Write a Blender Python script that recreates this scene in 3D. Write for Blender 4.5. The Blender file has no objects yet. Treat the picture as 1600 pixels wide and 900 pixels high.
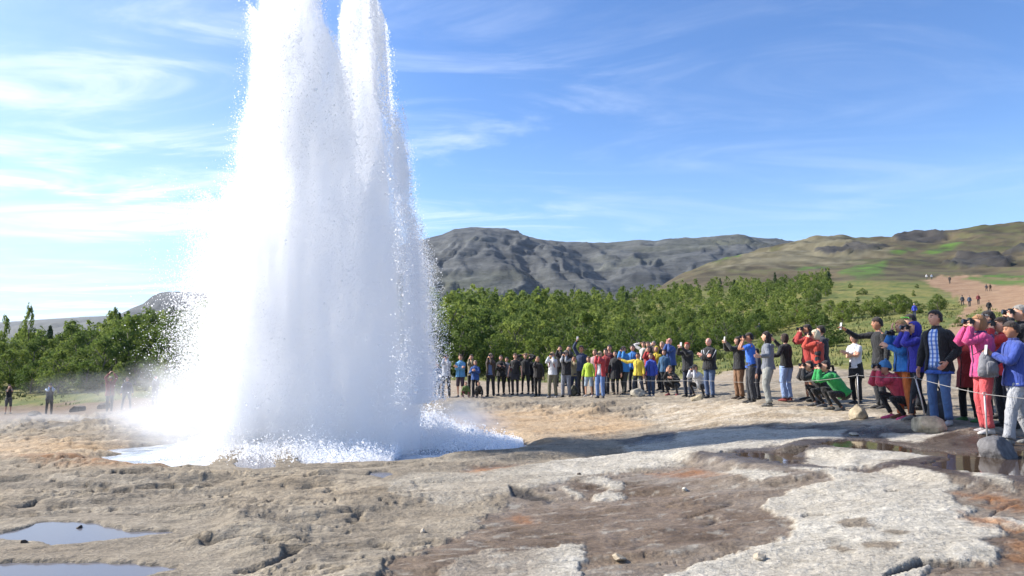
import bpy, bmesh, math, random
import numpy as np
from mathutils import Vector, Matrix
random.seed(7)
RS = np.random.RandomState(11)
scene = bpy.context.scene
COL = scene.collection

# ------------------------------------------------------------------ camera
FPX, CX, CY, CAMZ = 1100.0, 800.0, 450.0, 1.6        # photograph: focal length and centre in its 1600x900 pixels
PITCH = math.atan(110.0 / FPX)
cam_data = bpy.data.cameras.new("camera")
cam_data.lens = 36.0 * FPX / 1600.0
cam_data.sensor_width = 36.0
cam_data.clip_start = 0.1
cam_data.clip_end = 60000.0
cam = bpy.data.objects.new("camera", cam_data)
COL.objects.link(cam)
cam.location = (0, 0, CAMZ)
cam.rotation_euler = (math.radians(90) + PITCH, 0, 0)
scene.camera = cam

# ------------------------------------------------------------------ sun, sky, exposure
SUN_AZ = Vector((-8.2, 2.2, 0)).normalized()           # horizontal direction towards the sun: left, a little ahead
SUN_EL = math.radians(35)
sun_dir = Vector((SUN_AZ.x * math.cos(SUN_EL), SUN_AZ.y * math.cos(SUN_EL), math.sin(SUN_EL)))
sd = bpy.data.lights.new("sun", 'SUN')
sd.energy = 5.0
sd.angle = math.radians(0.5)
sd.color = (1.0, 0.94, 0.86)
sun = bpy.data.objects.new("sun", sd)
COL.objects.link(sun)
sun.rotation_euler = sun_dir.to_track_quat('Z', 'Y').to_euler()
sun.location = (-40, 30, 60)

world = bpy.data.worlds.new("World")
scene.world = world
world.use_nodes = True
wn, wl = world.node_tree.nodes, world.node_tree.links
wn.clear()


def wnode(t, **kw):
    n = wn.new(t)
    for k, v in kw.items():
        setattr(n, k, v)
    return n


def wmath(op, a, b=None, clamp=False):
    n = wnode('ShaderNodeMath', operation=op, use_clamp=clamp)
    for i, v in enumerate((a, b)):
        if v is None:
            continue
        if isinstance(v, (int, float)):
            n.inputs[i].default_value = v
        else:
            wl.new(v, n.inputs[i])
    return n.outputs[0]


sky = wnode('ShaderNodeTexSky', sky_type='NISHITA')
sky.sun_disc = False
sky.sun_elevation = SUN_EL
sky.sun_rotation = math.atan2(SUN_AZ.x, SUN_AZ.y)
sky.altitude = 100
sky.air_density = 1.0
sky.dust_density = 0.15
sky.ozone_density = 3.0
hs = wnode('ShaderNodeHueSaturation')
hs.inputs['Saturation'].default_value = 1.12
hs.inputs['Hue'].default_value = 0.505
wl.new(sky.outputs[0], hs.inputs['Color'])
tint = wnode('ShaderNodeMix', data_type='RGBA', blend_type='MULTIPLY')
tint.inputs[0].default_value = 1.0
tint.inputs[7].default_value = (0.95, 1.05, 1.18, 1)
wl.new(hs.outputs[0], tint.inputs[6])
# cirrus: the view direction is dropped on a high flat layer, so the streaks flatten towards the horizon
tc = wnode('ShaderNodeTexCoord')
sep = wnode('ShaderNodeSeparateXYZ')
wl.new(tc.outputs['Generated'], sep.inputs[0])
zc = wmath('MAXIMUM', wmath('ADD', sep.outputs[2], 0.06), 0.02)
u = wmath('DIVIDE', sep.outputs[0], zc)
v = wmath('DIVIDE', sep.outputs[1], zc)
cmb = wnode('ShaderNodeCombineXYZ')
wl.new(u, cmb.inputs[0]); wl.new(v, cmb.inputs[1])
mp = wnode('ShaderNodeMapping')
mp.inputs['Location'].default_value = (19.7, 8.8, 0)
mp.inputs['Rotation'].default_value = (0, 0, math.radians(26))
mp.inputs['Scale'].default_value = (0.55, 1.25, 1)
wl.new(cmb.outputs[0], mp.inputs[0])
n1 = wnode('ShaderNodeTexNoise'); n1.inputs['Scale'].default_value = 1.5
n1.inputs['Detail'].default_value = 9; n1.inputs['Roughness'].default_value = 0.62; n1.inputs['Distortion'].default_value = 1.1
wl.new(mp.outputs[0], n1.inputs['Vector'])
n2 = wnode('ShaderNodeTexNoise'); n2.inputs['Scale'].default_value = 0.33
n2.inputs['Detail'].default_value = 3; n2.inputs['Roughness'].default_value = 0.5
wl.new(cmb.outputs[0], n2.inputs['Vector'])
mr1 = wnode('ShaderNodeMapRange', interpolation_type='SMOOTHSTEP')
mr1.inputs[1].default_value = 0.44; mr1.inputs[2].default_value = 0.80
wl.new(n1.outputs[0], mr1.inputs[0])
mr2 = wnode('ShaderNodeMapRange', interpolation_type='SMOOTHSTEP')
mr2.inputs[1].default_value = 0.38; mr2.inputs[2].default_value = 0.62
mr2.inputs[3].default_value = 0.25; mr2.inputs[4].default_value = 1.0
wl.new(n2.outputs[0], mr2.inputs[0])
# the bank of cirrus lies to the sunward side and thins out away from it
side = wmath('ADD', wmath('MULTIPLY', sep.outputs[0], -1.0), wmath('MULTIPLY', sep.outputs[1], 0.08))
mr3 = wnode('ShaderNodeMapRange', interpolation_type='SMOOTHSTEP')
mr3.inputs[1].default_value = -0.25; mr3.inputs[2].default_value = 0.42
mr3.inputs[3].default_value = 0.14; mr3.inputs[4].default_value = 1.0
wl.new(side, mr3.inputs[0])
cov = wmath('MULTIPLY', wmath('MULTIPLY', mr1.outputs[0], mr2.outputs[0]), mr3.outputs[0])
# a broad thin veil under the streaks
mr4 = wnode('ShaderNodeMapRange', interpolation_type='SMOOTHSTEP')
mr4.inputs[1].default_value = 0.12; mr4.inputs[2].default_value = 0.75
mr4.inputs[3].default_value = 0.0; mr4.inputs[4].default_value = 0.36
wl.new(side, mr4.inputs[0])
cov = wmath('ADD', wmath('MULTIPLY', cov, 1.15), wmath('MULTIPLY', mr4.outputs[0], wmath('ADD', wmath('MULTIPLY', n1.outputs[0], 1.1), 0.1)), clamp=True)
mix = wnode('ShaderNodeMix', data_type='RGBA')
wl.new(cov, mix.inputs[0])
# pale air towards the horizon, all the way round
mr5 = wnode('ShaderNodeMapRange', interpolation_type='SMOOTHSTEP')
mr5.inputs[1].default_value = 0.34; mr5.inputs[2].default_value = -0.03
mr5.inputs[3].default_value = 0.0; mr5.inputs[4].default_value = 0.80
wl.new(sep.outputs[2], mr5.inputs[0])
low = wnode('ShaderNodeMix', data_type='RGBA')
wl.new(mr5.outputs[0], low.inputs[0])
wl.new(tint.outputs[2], low.inputs[6])
low.inputs[7].default_value = (2.9, 4.5, 6.8, 1)
wl.new(low.outputs[2], mix.inputs[6])
mix.inputs[7].default_value = (7.4, 7.8, 8.3, 1)
bg = wnode('ShaderNodeBackground')
bg.inputs[1].default_value = 0.108
wl.new(mix.outputs[2], bg.inputs[0])
wo = wnode('ShaderNodeOutputWorld')
wl.new(bg.outputs[0], wo.inputs[0])

scene.view_settings.view_transform = 'Standard'
scene.view_settings.look = 'None'
scene.view_settings.exposure = 0.8
scene.view_settings.gamma = 1.0
scene.view_settings.use_curve_mapping = False
cy = scene.cycles
cy.max_bounces = 48
cy.diffuse_bounces = 30
cy.glossy_bounces = 3
cy.transmission_bounces = 4
cy.transparent_max_bounces = 16
cy.volume_bounces = 44
cy.sample_clamp_indirect = 10
cy.use_denoising = True
cy.volume_step_rate = 0.35
cy.volume_max_steps = 128


# ------------------------------------------------------------------ helpers
def ray(px, py):
    x, y = (px - CX) / FPX, (CY - py) / FPX
    c, s = math.cos(PITCH), math.sin(PITCH)
    return np.array([x, c - y * s, s + y * c])


def at(px, py, Y=None, z=None):
    """a point of the place: along a sight line, at distance Y ahead or at height z"""
    d = ray(px, py)
    s = Y / d[1] if Y is not None else (z - CAMZ) / d[2]
    return np.array([d[0] * s, d[1] * s, CAMZ + d[2] * s])


def project(P):
    c, s = math.cos(PITCH), math.sin(PITCH)
    dz = P[..., 2] - CAMZ
    f = P[..., 1] * c + dz * s
    up = -P[..., 1] * s + dz * c
    f = np.where(f < 0.05, 0.05, f)
    return CX + FPX * P[..., 0] / f, CY - FPX * up / f


_perm = np.random.RandomState(3).permutation(512).astype(np.int64)
_perm = np.concatenate([_perm, _perm, _perm[:2]])
_ga = np.random.RandomState(4).rand(512) * 2 * np.pi
_g2 = np.stack([np.cos(_ga), np.sin(_ga)], -1).astype(np.float32)
_g3 = np.random.RandomState(5).randn(512, 3).astype(np.float32)
_g3 /= np.linalg.norm(_g3, axis=1, keepdims=True)


def perlin2(x, y, seed=0):
    x = np.asarray(x, np.float64) + seed * 17.31; y = np.asarray(y, np.float64) - seed * 9.73
    xi = np.floor(x).astype(np.int64); yi = np.floor(y).astype(np.int64)
    xf = x - xi; yf = y - yi
    fx = xf * xf * xf * (xf * (xf * 6 - 15) + 10); fy = yf * yf * yf * (yf * (yf * 6 - 15) + 10)
    xi &= 511; yi &= 511

    def g(a, b):
        h = _perm[(_perm[(xi + a) & 511] + yi + b) & 511]
        return _g2[h, 0] * (xf - a) + _g2[h, 1] * (yf - b)
    a = g(0, 0); a = a + fx * (g(1, 0) - a)
    b = g(0, 1); b = b + fx * (g(1, 1) - b)
    return (a + fy * (b - a)) * 1.5


def perlin3(x, y, z, seed=0):
    x = np.asarray(x, np.float64) + seed * 13.7; y = np.asarray(y, np.float64) + seed * 5.1; z = np.asarray(z, np.float64) - seed * 3.3
    xi = np.floor(x).astype(np.int64); yi = np.floor(y).astype(np.int64); zi = np.floor(z).astype(np.int64)
    xf = x - xi; yf = y - yi; zf = z - zi
    f = lambda t: t * t * (3 - 2 * t)
    fx, fy, fz = f(xf), f(yf), f(zf)
    xi &= 511; yi &= 511; zi &= 511

    def g(a, b, c):
        h = _perm[(_perm[(_perm[(xi + a) & 511] + yi + b) & 511] + zi + c) & 511]
        q = _g3[h]
        return q[..., 0] * (xf - a) + q[..., 1] * (yf - b) + q[..., 2] * (zf - c)
    L = lambda a, b, t: a + t * (b - a)
    return L(L(L(g(0, 0, 0), g(1, 0, 0), fx), L(g(0, 1, 0), g(1, 1, 0), fx), fy),
             L(L(g(0, 0, 1), g(1, 0, 1), fx), L(g(0, 1, 1), g(1, 1, 1), fx), fy), fz) * 1.4


def fbm2(x, y, octv=5, gain=0.5, lac=2.03, seed=0, ridged=False):
    a, s, n = 1.0, 0.0, 0.0
    for i in range(octv):
        p = perlin2(x, y, seed + i * 3)
        if ridged:
            p = 1 - np.abs(p) * 2
        s = s + a * p; n += a
        a *= gain; x = x * lac; y = y * lac
    return s / n


def sstep(a, b, x):
    t = np.clip((x - a) / (b - a), 0, 1)
    return t * t * (3 - 2 * t)


def poly_sd(u, v, poly):
    """signed distance to a polygon, positive inside"""
    P = np.array(poly, float)
    d2 = np.full(u.shape, 1e12); inside = np.zeros(u.shape, bool)
    for i in range(len(P)):
        a, b = P[i - 1], P[i]
        e = b - a
        t = np.clip(((u - a[0]) * e[0] + (v - a[1]) * e[1]) / (e @ e + 1e-9), 0, 1)
        d2 = np.minimum(d2, (u - a[0] - t * e[0]) ** 2 + (v - a[1] - t * e[1]) ** 2)
        c = (a[1] > v) != (b[1] > v)
        inside ^= c & (u < (b[0] - a[0]) * (v - a[1]) / (b[1] - a[1] + 1e-12) + a[0])
    return np.where(inside, 1, -1) * np.sqrt(d2)


def link(name, me, parent=None, mats=(), smooth=True):
    for m in mats:
        me.materials.append(m)
    if smooth:
        me.shade_smooth()
    o = bpy.data.objects.new(name, me)
    COL.objects.link(o)
    if parent is not None:
        o.parent = parent
    return o


def tag(o, label=None, cat=None, group=None, kind=None):
    for k, v_ in (('label', label), ('category', cat), ('group', group), ('kind', kind)):
        if v_:
            o[k] = v_
    return o


def empty(name, loc, rz=0):
    o = bpy.data.objects.new(name, None)
    COL.objects.link(o)
    o.location = loc; o.rotation_euler = (0, 0, rz)
    return o


def grid_mesh(name, V, nr, nc, wrap=False):
    """V: (nr*nc,3) row-major vertices of a sheet"""
    me = bpy.data.meshes.new(name)
    r = np.arange(nr - 1)[:, None]; c = np.arange(nc if wrap else nc - 1)[None, :]
    c2 = (c + 1) % nc
    q = np.stack([r * nc + c, r * nc + c2, (r + 1) * nc + c2, (r + 1) * nc + c], -1).reshape(-1, 4)
    n = len(q)
    me.vertices.add(len(V)); me.vertices.foreach_set('co', np.asarray(V, np.float32).ravel())
    me.loops.add(n * 4); me.loops.foreach_set('vertex_index', q.astype(np.int32).ravel())
    me.polygons.add(n); me.polygons.foreach_set('loop_start', np.arange(0, n * 4, 4, dtype=np.int32))
    me.update(calc_edges=True)
    return me


def tri_soup(name, V, faces_n):
    """a mesh of loose polygons, faces_n vertices each, V: (n*faces_n,3)"""
    me = bpy.data.meshes.new(name)
    n = len(V) // faces_n
    me.vertices.add(len(V)); me.vertices.foreach_set('co', np.asarray(V, np.float32).ravel())
    me.loops.add(len(V)); me.loops.foreach_set('vertex_index', np.arange(len(V), dtype=np.int32))
    me.polygons.add(n); me.polygons.foreach_set('loop_start', np.arange(0, len(V), faces_n, dtype=np.int32))
    me.update(calc_edges=True)
    return me


def vcol(me, name, rgb):
    a = me.attributes.new(name, 'FLOAT_COLOR', 'POINT')
    a.data.foreach_set('color', np.concatenate([rgb, np.ones((len(rgb), 1))], 1).astype(np.float32).ravel())


def vflt(me, name, f):
    a = me.attributes.new(name, 'FLOAT', 'POINT')
    a.data.foreach_set('value', np.asarray(f, np.float32))


class Mat:
    """a small wrapper for node materials"""
    def __init__(s, name, **kw):
        s.m = bpy.data.materials.new(name)
        s.m.use_nodes = True
        s.n, s.l = s.m.node_tree.nodes, s.m.node_tree.links
        s.b = s.n['Principled BSDF']
        s.out = s.n['Material Output']
        for k, v_ in kw.items():
            s.b.inputs[k.replace('_', ' ')].default_value = v_

    def new(s, t, **kw):
        n = s.n.new(t)
        for k, v_ in kw.items():
            setattr(n, k, v_)
        return n

    def noise(s, scale, detail=4, rough=0.55, vec=None, dist=0):
        n = s.new('ShaderNodeTexNoise')
        n.inputs['Scale'].default_value = scale; n.inputs['Detail'].default_value = detail
        n.inputs['Roughness'].default_value = rough; n.inputs['Distortion'].default_value = dist
        if vec is not None:
            s.l.new(vec, n.inputs['Vector'])
        return n.outputs[0]

    def rng(s, x, a, b, c=0.0, d=1.0):
        n = s.new('ShaderNodeMapRange')
        for i, v_ in enumerate((a, b, c, d)):
            n.inputs[i + 1].default_value = v_
        s.l.new(x, n.inputs[0])
        return n.outputs[0]

    def math(s, op, a, b=None):
        n = s.new('ShaderNodeMath', operation=op)
        for i, v_ in enumerate((a, b)):
            if v_ is None:
                continue
            if isinstance(v_, (int, float)):
                n.inputs[i].default_value = v_
            else:
                s.l.new(v_, n.inputs[i])
        return n.outputs[0]

    def mixc(s, f, a, b, mode='MIX'):
        n = s.new('ShaderNodeMix', data_type='RGBA', blend_type=mode)
        for i, v_ in ((0, f), (6, a), (7, b)):
            if isinstance(v_, (int, float)):
                n.inputs[i].default_value = v_
            elif isinstance(v_, tuple):
                n.inputs[i].default_value = v_ if len(v_) == 4 else (*v_, 1)
            else:
                s.l.new(v_, n.inputs[i])
        return n.outputs[2]

    def attr(s, name):
        n = s.new('ShaderNodeAttribute', attribute_name=name)
        return n

    def obj(s):
        return s.new('ShaderNodeTexCoord').outputs['Object']

    def bump(s, h, strength, dist):
        n = s.new('ShaderNodeBump')
        n.inputs['Strength'].default_value = strength; n.inputs['Distance'].default_value = dist
        s.l.new(h, n.inputs['Height'])
        s.l.new(n.outputs[0], s.b.inputs['Normal'])
        return n

    def to(s, x, name):
        s.l.new(x, s.b.inputs[name])
# ------------------------------------------------------------------ the lie of the land
CTRL = []


def cp(px, py, Y=None, z=None):
    CTRL.append(at(px, py, Y, z))


def cw(x, y, z):
    CTRL.append(np.array([x, y, z], float))


for px, z in ((-500, -.25), (0, -.08), (400, -.02), (800, 0), (1200, .06), (1600, .12), (2100, .25)):
    cp(px, 960, z=z); cp(px, 890, z=z)
for x, y, z in ((0, 1, 0), (-4, 2, -.05), (4, 2, .1), (0, -5, 0), (-30, -30, -.5), (30, -30, .5), (40, 2, 1), (-40, 2, -1.5), (0, -60, 0)):
    cw(x, y, z)
for px, py, z in ((0, 800, -.06), (300, 800, -.04), (600, 800, -.02), (800, 800, .0), (1050, 790, .05), (1250, 790, .16), (1450, 790, .24), (1600, 800, .25),
                  (100, 730, -.10), (250, 722, -.05), (480, 712, .0), (640, 702, .0), (800, 700, .0), (830, 740, .02), (600, 745, -.01),
                  (1000, 730, .10), (1150, 735, .23), (1300, 738, .31), (1450, 738, .35), (1600, 755, .35),
                  (1000, 692, .10), (1150, 692, .28), (1300, 690, .38), (1450, 695, .40), (1550, 705, .40), (1380, 670, .45)):
    cp(px, py, z=z)
for px, py, Y in ((30, 690, 15), (120, 675, 17), (30, 650, 26), (150, 650, 25), (250, 645, 25),
                  (22, 643, 47), (85, 645, 44), (178, 642, 38), (205, 636, 41), (248, 632, 42), (-200, 650, 45), (330, 640, 36),
                  (20, 622, 54), (150, 620, 52), (280, 615, 52), (-250, 625, 55),
                  (690, 660, 18.5), (850, 660, 18.5), (950, 655, 18.5), (1050, 645, 18.5), (760, 625, 29.5), (860, 623, 28.0), (760, 640, 24),
                  (550, 640, 25), (450, 640, 25), (500, 615, 44), (680, 622, 31),
                  (1700, 720, 9.2), (1582, 694, 10.0), (1532, 671, 10.3), (1463, 660, 11.3), (1429, 657, 11.9), (1372, 638, 14.3), (1334, 634, 16.2), (1275, 630, 16.3), (1226, 630, 17.2), (1198, 634, 16.5), (1171, 629, 17.6), (1153, 624, 18.9), (1107, 621, 21.6), (1073, 620, 23.4), (1016, 620, 25.0), (996, 618, 25.0), (937, 622, 25.4), (919, 619, 26.5), (897, 618, 27.6), (884, 619, 27.2), (863, 619, 27.8), (840, 618, 28.6), (821, 617, 29.2), (805, 617, 29.0), (783, 617, 29.4), (767, 617, 29.2), (720, 619, 29.6), (698, 620, 29.8),
                  (1150, 655, 14.5), (1250, 660, 13.0), (1343, 655, 12.9), (1447, 664, 11.2), (1555, 708, 8.9),
                  (900, 592, 40), (1050, 585, 40), (700, 594, 41), (1200, 567, 37), (1350, 558, 33), (1480, 590, 21), (1560, 590, 20), (1520, 530, 44), (1600, 560, 30),
                  (700, 584, 50), (900, 580, 52), (1050, 566, 56), (1245, 517, 86), (1187, 527, 86), (1145, 530, 80), (1350, 500, 85), (1510, 498, 75), (1548, 497, 75), (1590, 500, 60),
                  (1400, 468, 125), (1300, 475, 125), (1548, 462, 135), (1450, 436, 190), (1350, 440, 175), (1600, 440, 180), (1500, 428, 215),
                  (1290, 440, 200), (1350, 420, 240), (1450, 420, 240), (1560, 420, 240),
                  (1080, 424, 300), (1120, 407, 400), (1200, 389, 480), (1290, 368, 520), (1350, 376, 500), (1400, 379, 470), (1450, 368, 560), (1540, 362, 560),
                  (1600, 354, 500), (1720, 335, 470), (1900, 330, 450), (1250, 405, 340), (1400, 405, 330), (1550, 395, 330), (1700, 390, 300)):
    cp(px, py, Y)
for px, tops, Y in ((-100, 525, 100), (50, 515, 100), (170, 492, 110), (280, 480, 120), (400, 480, 120), (550, 470, 120), (700, 452, 140), (850, 448, 150), (1000, 440, 170),
                    (1100, 428, 200), (1180, 424, 225), (1240, 430, 225),
                    (700, 500, 80), (850, 497, 82), (1000, 492, 84), (1100, 485, 92), (1180, 470, 110)):
    p = at(px, tops, Y); p[2] -= 4.6; CTRL.append(p)
for px, py, Y in ((100, 545, 260), (400, 540, 260), (700, 520, 300), (950, 500, 320), (100, 556, 900), (500, 556, 900), (900, 550, 900), (-500, 556, 300), (-500, 560, 900)):
    cp(px, py, Y)
for px, Y, z in ((1100, 900, 60), (1300, 900, 85), (1600, 900, 85), (1900, 900, 80)):
    CTRL.append(np.array([(px - 800) / 1100 * Y, Y, z]))
CTRL = np.array(CTRL)


def feat(x, y):
    r = np.sqrt(x * x + y * y)
    return np.stack([np.arctan2(x, y) * 2.6, np.log(np.maximum(r, 0.8))], -1)


_CF = feat(CTRL[:, 0], CTRL[:, 1])
_D = np.sqrt(((_CF[:, None] - _CF[None]) ** 2).sum(-1) + 0.002)
_n = len(CTRL)
_A = np.zeros((_n + 3, _n + 3))
_A[:_n, :_n] = _D - np.eye(_n) * 0.06
_A[:_n, _n] = 1; _A[:_n, _n + 1:_n + 3] = _CF
_A[_n, :_n] = 1; _A[_n + 1:, :_n] = _CF.T
_W = np.linalg.solve(_A, np.concatenate([CTRL[:, 2], np.zeros(3)]))

POOL = np.array([-3.74, 14.2])                                    # the vent
POOL_Z = -0.22


def base_z(x, y):
    x = np.asarray(x, float); y = np.asarray(y, float)
    sh = x.shape
    F = feat(x.ravel(), y.ravel())
    out = np.empty(len(F))
    for i in range(0, len(F), 40000):
        f = F[i:i + 40000]
        d = np.sqrt(((f[:, None] - _CF[None]) ** 2).sum(-1) + 0.002)
        out[i:i + 40000] = d @ _W[:_n] + _W[_n] + f @ _W[_n + 1:]
    out = out.reshape(sh)
    # basin of the spring
    dx, dy = x - POOL[0], y - POOL[1]
    ang = np.arctan2(dy, dx)
    rr = np.sqrt((dx / 1.42) ** 2 + dy ** 2) + 0.35 * perlin2(ang * 1.2, ang * 0 + 3, 2) + .25 * perlin2(x * .9, y * .9, 8)
    k = sstep(3.2, 2.2, rr)
    return out * (1 - k) + (POOL_Z - 0.22) * k


# ---- zones drawn where they lie (outlines followed on the photograph, dropped on the ground)
PALE = [
    [(1030, 900), (1130, 862), (1230, 837), (1243, 818), (1222, 802), (1188, 787), (1200, 778), (1255, 761), (1302, 750), (1292, 740), (1240, 735), (1265, 731), (1330, 735), (1430, 738), (1480, 752),
     (1502, 763), (1480, 770), (1500, 790), (1527, 796), (1500, 806), (1560, 820), (1582, 833), (1540, 845), (1560, 862), (1555, 878), (1440, 874), (1405, 884), (1370, 960), (1030, 960)],
    [(1395, 900), (1420, 886), (1465, 876), (1450, 884), (1405, 960), (1380, 960)],
    [(690, 960), (700, 893), (722, 878), (760, 857), (800, 862), (860, 852), (911, 848), (908, 880), (912, 960)],
    [(1125, 737), (1150, 731), (1190, 739), (1232, 745), (1200, 752), (1178, 752)],
    [(905, 749), (940, 746), (985, 755), (965, 763), (915, 757)], [(926, 773), (950, 768), (984, 772), (975, 780), (930, 780)], [(880, 762), (905, 766), (915, 776), (890, 772)],
    [(1480, 740), (1540, 745), (1588, 760), (1585, 767), (1540, 758)], [(1536, 802), (1600, 812), (1700, 815), (1700, 830), (1600, 823), (1560, 815)],
    [(1050, 690), (1060, 674), (1180, 668), (1322, 674), (1318, 685), (1255, 690), (1185, 700), (1110, 716), (1000, 712), (965, 700)],
    [(1378, 676), (1480, 675), (1460, 683), (1430, 688), (1392, 686)],
    [(1262, 708), (1330, 705), (1400, 708), (1465, 712), (1420, 725), (1330, 734), (1258, 724)],
    [(1550, 714), (1600, 712), (1680, 715), (1680, 722), (1590, 722)],
    [(640, 740), (800, 735), (860, 720), (950, 712), (1060, 700), (1100, 714), (1070, 724), (1000, 735), (930, 742), (880, 752), (800, 772), (700, 790), (620, 780), (600, 760)],
]
WETB = [
    [(540, 960), (600, 890), (680, 850), (740, 820), (780, 790), (800, 770), (880, 752), (1000, 735), (1100, 722), (1300, 735), (1600, 735), (1900, 760), (1900, 960)],
    [(700, 738), (760, 726), (830, 722), (800, 731), (740, 738)],
    [(980, 700), (1040, 672), (1200, 664), (1400, 668), (1700, 690), (1700, 780), (1000, 735), (1060, 715)],
]
PUDDLES = [
    [(-80, 840), (0, 833), (55, 816), (85, 811), (140, 810), (212, 823), (282, 825), (278, 832), (200, 845), (70, 860), (45, 852), (-80, 850)],
    [(-80, 884), (60, 876), (120, 872), (210, 873), (292, 880), (288, 890), (240, 900), (200, 930), (-80, 940)],
    [(1105, 712), (1170, 706), (1230, 702), (1262, 702), (1258, 724), (1230, 726), (1180, 720)],
    [(1268, 699), (1295, 686), (1360, 682), (1440, 686), (1500, 688), (1600, 694), (1720, 700), (1720, 765), (1600, 752), (1500, 740), (1430, 728), (1470, 712), (1400, 706), (1330, 704)],
    [(560, 744), (575, 737), (610, 735), (626, 742), (600, 749)], [(355, 726), (375, 721), (425, 719), (440, 724), (400, 728)],
]
ORANGE = [[(798, 803), (812, 799), (842, 812), (835, 820), (800, 815)], [(720, 738), (770, 728), (800, 728), (760, 738)], [(1010, 738), (1090, 732), (1130, 742), (1060, 744)],
          [(1500, 800), (1640, 830), (1640, 840), (1530, 818)], [(1490, 770), (1560, 770), (1640, 800), (1560, 790)], [(1560, 840), (1640, 850), (1640, 880), (1575, 868)],
          [(0, 715), (80, 712), (180, 716), (300, 722), (200, 724), (60, 722)], [(480, 712), (620, 704), (680, 702), (600, 712)]]
STAIN = [[(1305, 818), (1320, 812), (1350, 812), (1372, 822), (1345, 826), (1315, 824)], [(1370, 829), (1395, 827), (1420, 830), (1400, 835)], [(1350, 850), (1385, 846), (1412, 850), (1385, 858), (1355, 856)], [(1290, 853), (1310, 851), (1335, 859), (1315, 863)]]
SLIT = [[(1250, 803), (1262, 799), (1296, 802), (1296, 804), (1270, 803), (1256, 806)], [(1378, 898), (1405, 882), (1436, 872), (1470, 874), (1555, 879), (1480, 880), (1440, 880), (1412, 888)], [(1385, 764), (1402, 765), (1400, 767), (1385, 766)], [(795, 762), (830, 766), (870, 776), (860, 780), (800, 772)]]
BANK = [[(640, 662), (760, 642), (860, 640), (960, 650), (1020, 662), (960, 680), (840, 690), (640, 690)], [(-50, 690), (60, 685), (200, 690), (200, 705), (60, 712), (-50, 708)]]
TRAIL = [[(1440, 436), (1475, 430), (1520, 430), (1620, 440), (1700, 450), (1700, 480), (1620, 482), (1560, 487), (1530, 482), (1512, 500), (1540, 530), (1700, 560), (1700, 640), (1440, 640), (1430, 590), (1462, 560),
          (1484, 520), (1496, 497), (1510, 480), (1488, 462), (1458, 448)]]
MOSS = [[(1115, 413), (1128, 403), (1150, 394), (1178, 387), (1172, 395), (1140, 409)], [(1437, 400), (1452, 392), (1475, 384), (1508, 379), (1492, 389), (1462, 401)],
        [(1305, 428), (1340, 416), (1385, 412), (1378, 430), (1340, 434)], [(1385, 402), (1420, 395), (1440, 392), (1420, 401)], [(1235, 420), (1270, 414), (1290, 416), (1250, 424)],
        [(1500, 436), (1560, 428), (1640, 432), (1640, 446), (1560, 446)]]
CRAG = [[(1475, 415), (1500, 406), (1560, 403), (1582, 408), (1575, 418), (1520, 422)], [(1600, 396), (1560, 400), (1640, 380), (1640, 405)], [(1395, 372), (1440, 366), (1480, 368), (1450, 377), (1400, 380)],
        [(1270, 392), (1330, 384), (1390, 390), (1360, 398), (1290, 402)]]


def zone(u, v, polys, soft, wob=0):
    """1 inside, 0 outside, over a soft edge in photograph pixels"""
    out = np.full(u.shape, -1e6)
    for p in polys:
        P = np.array(p)
        m = (u > P[:, 0].min() - 40) & (u < P[:, 0].max() + 40) & (v > P[:, 1].min() - 25) & (v < P[:, 1].max() + 25)
        if m.any():
            # the foreshortened ground is stretched back so that edges are as sharp in depth as across
            s = poly_sd(u[m], v[m] * 2.2, [(a, b * 2.2) for a, b in p])
            out[m] = np.maximum(out[m], s)
    return sstep(-soft, soft, out + wob)


PUD_LV = []
for _p in PUDDLES:
    _q = np.array([at(*p, z=float(base_z(*at(*p, z=0)[:2]))) for p in _p])
    for _ in range(2):
        _q = np.array([at(*p, z=float(base_z(q[0], q[1]))) for p, q in zip(_p, _q)])
    PUD_LV.append((float(np.percentile(_q[:, 2], 45)), _q))


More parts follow.
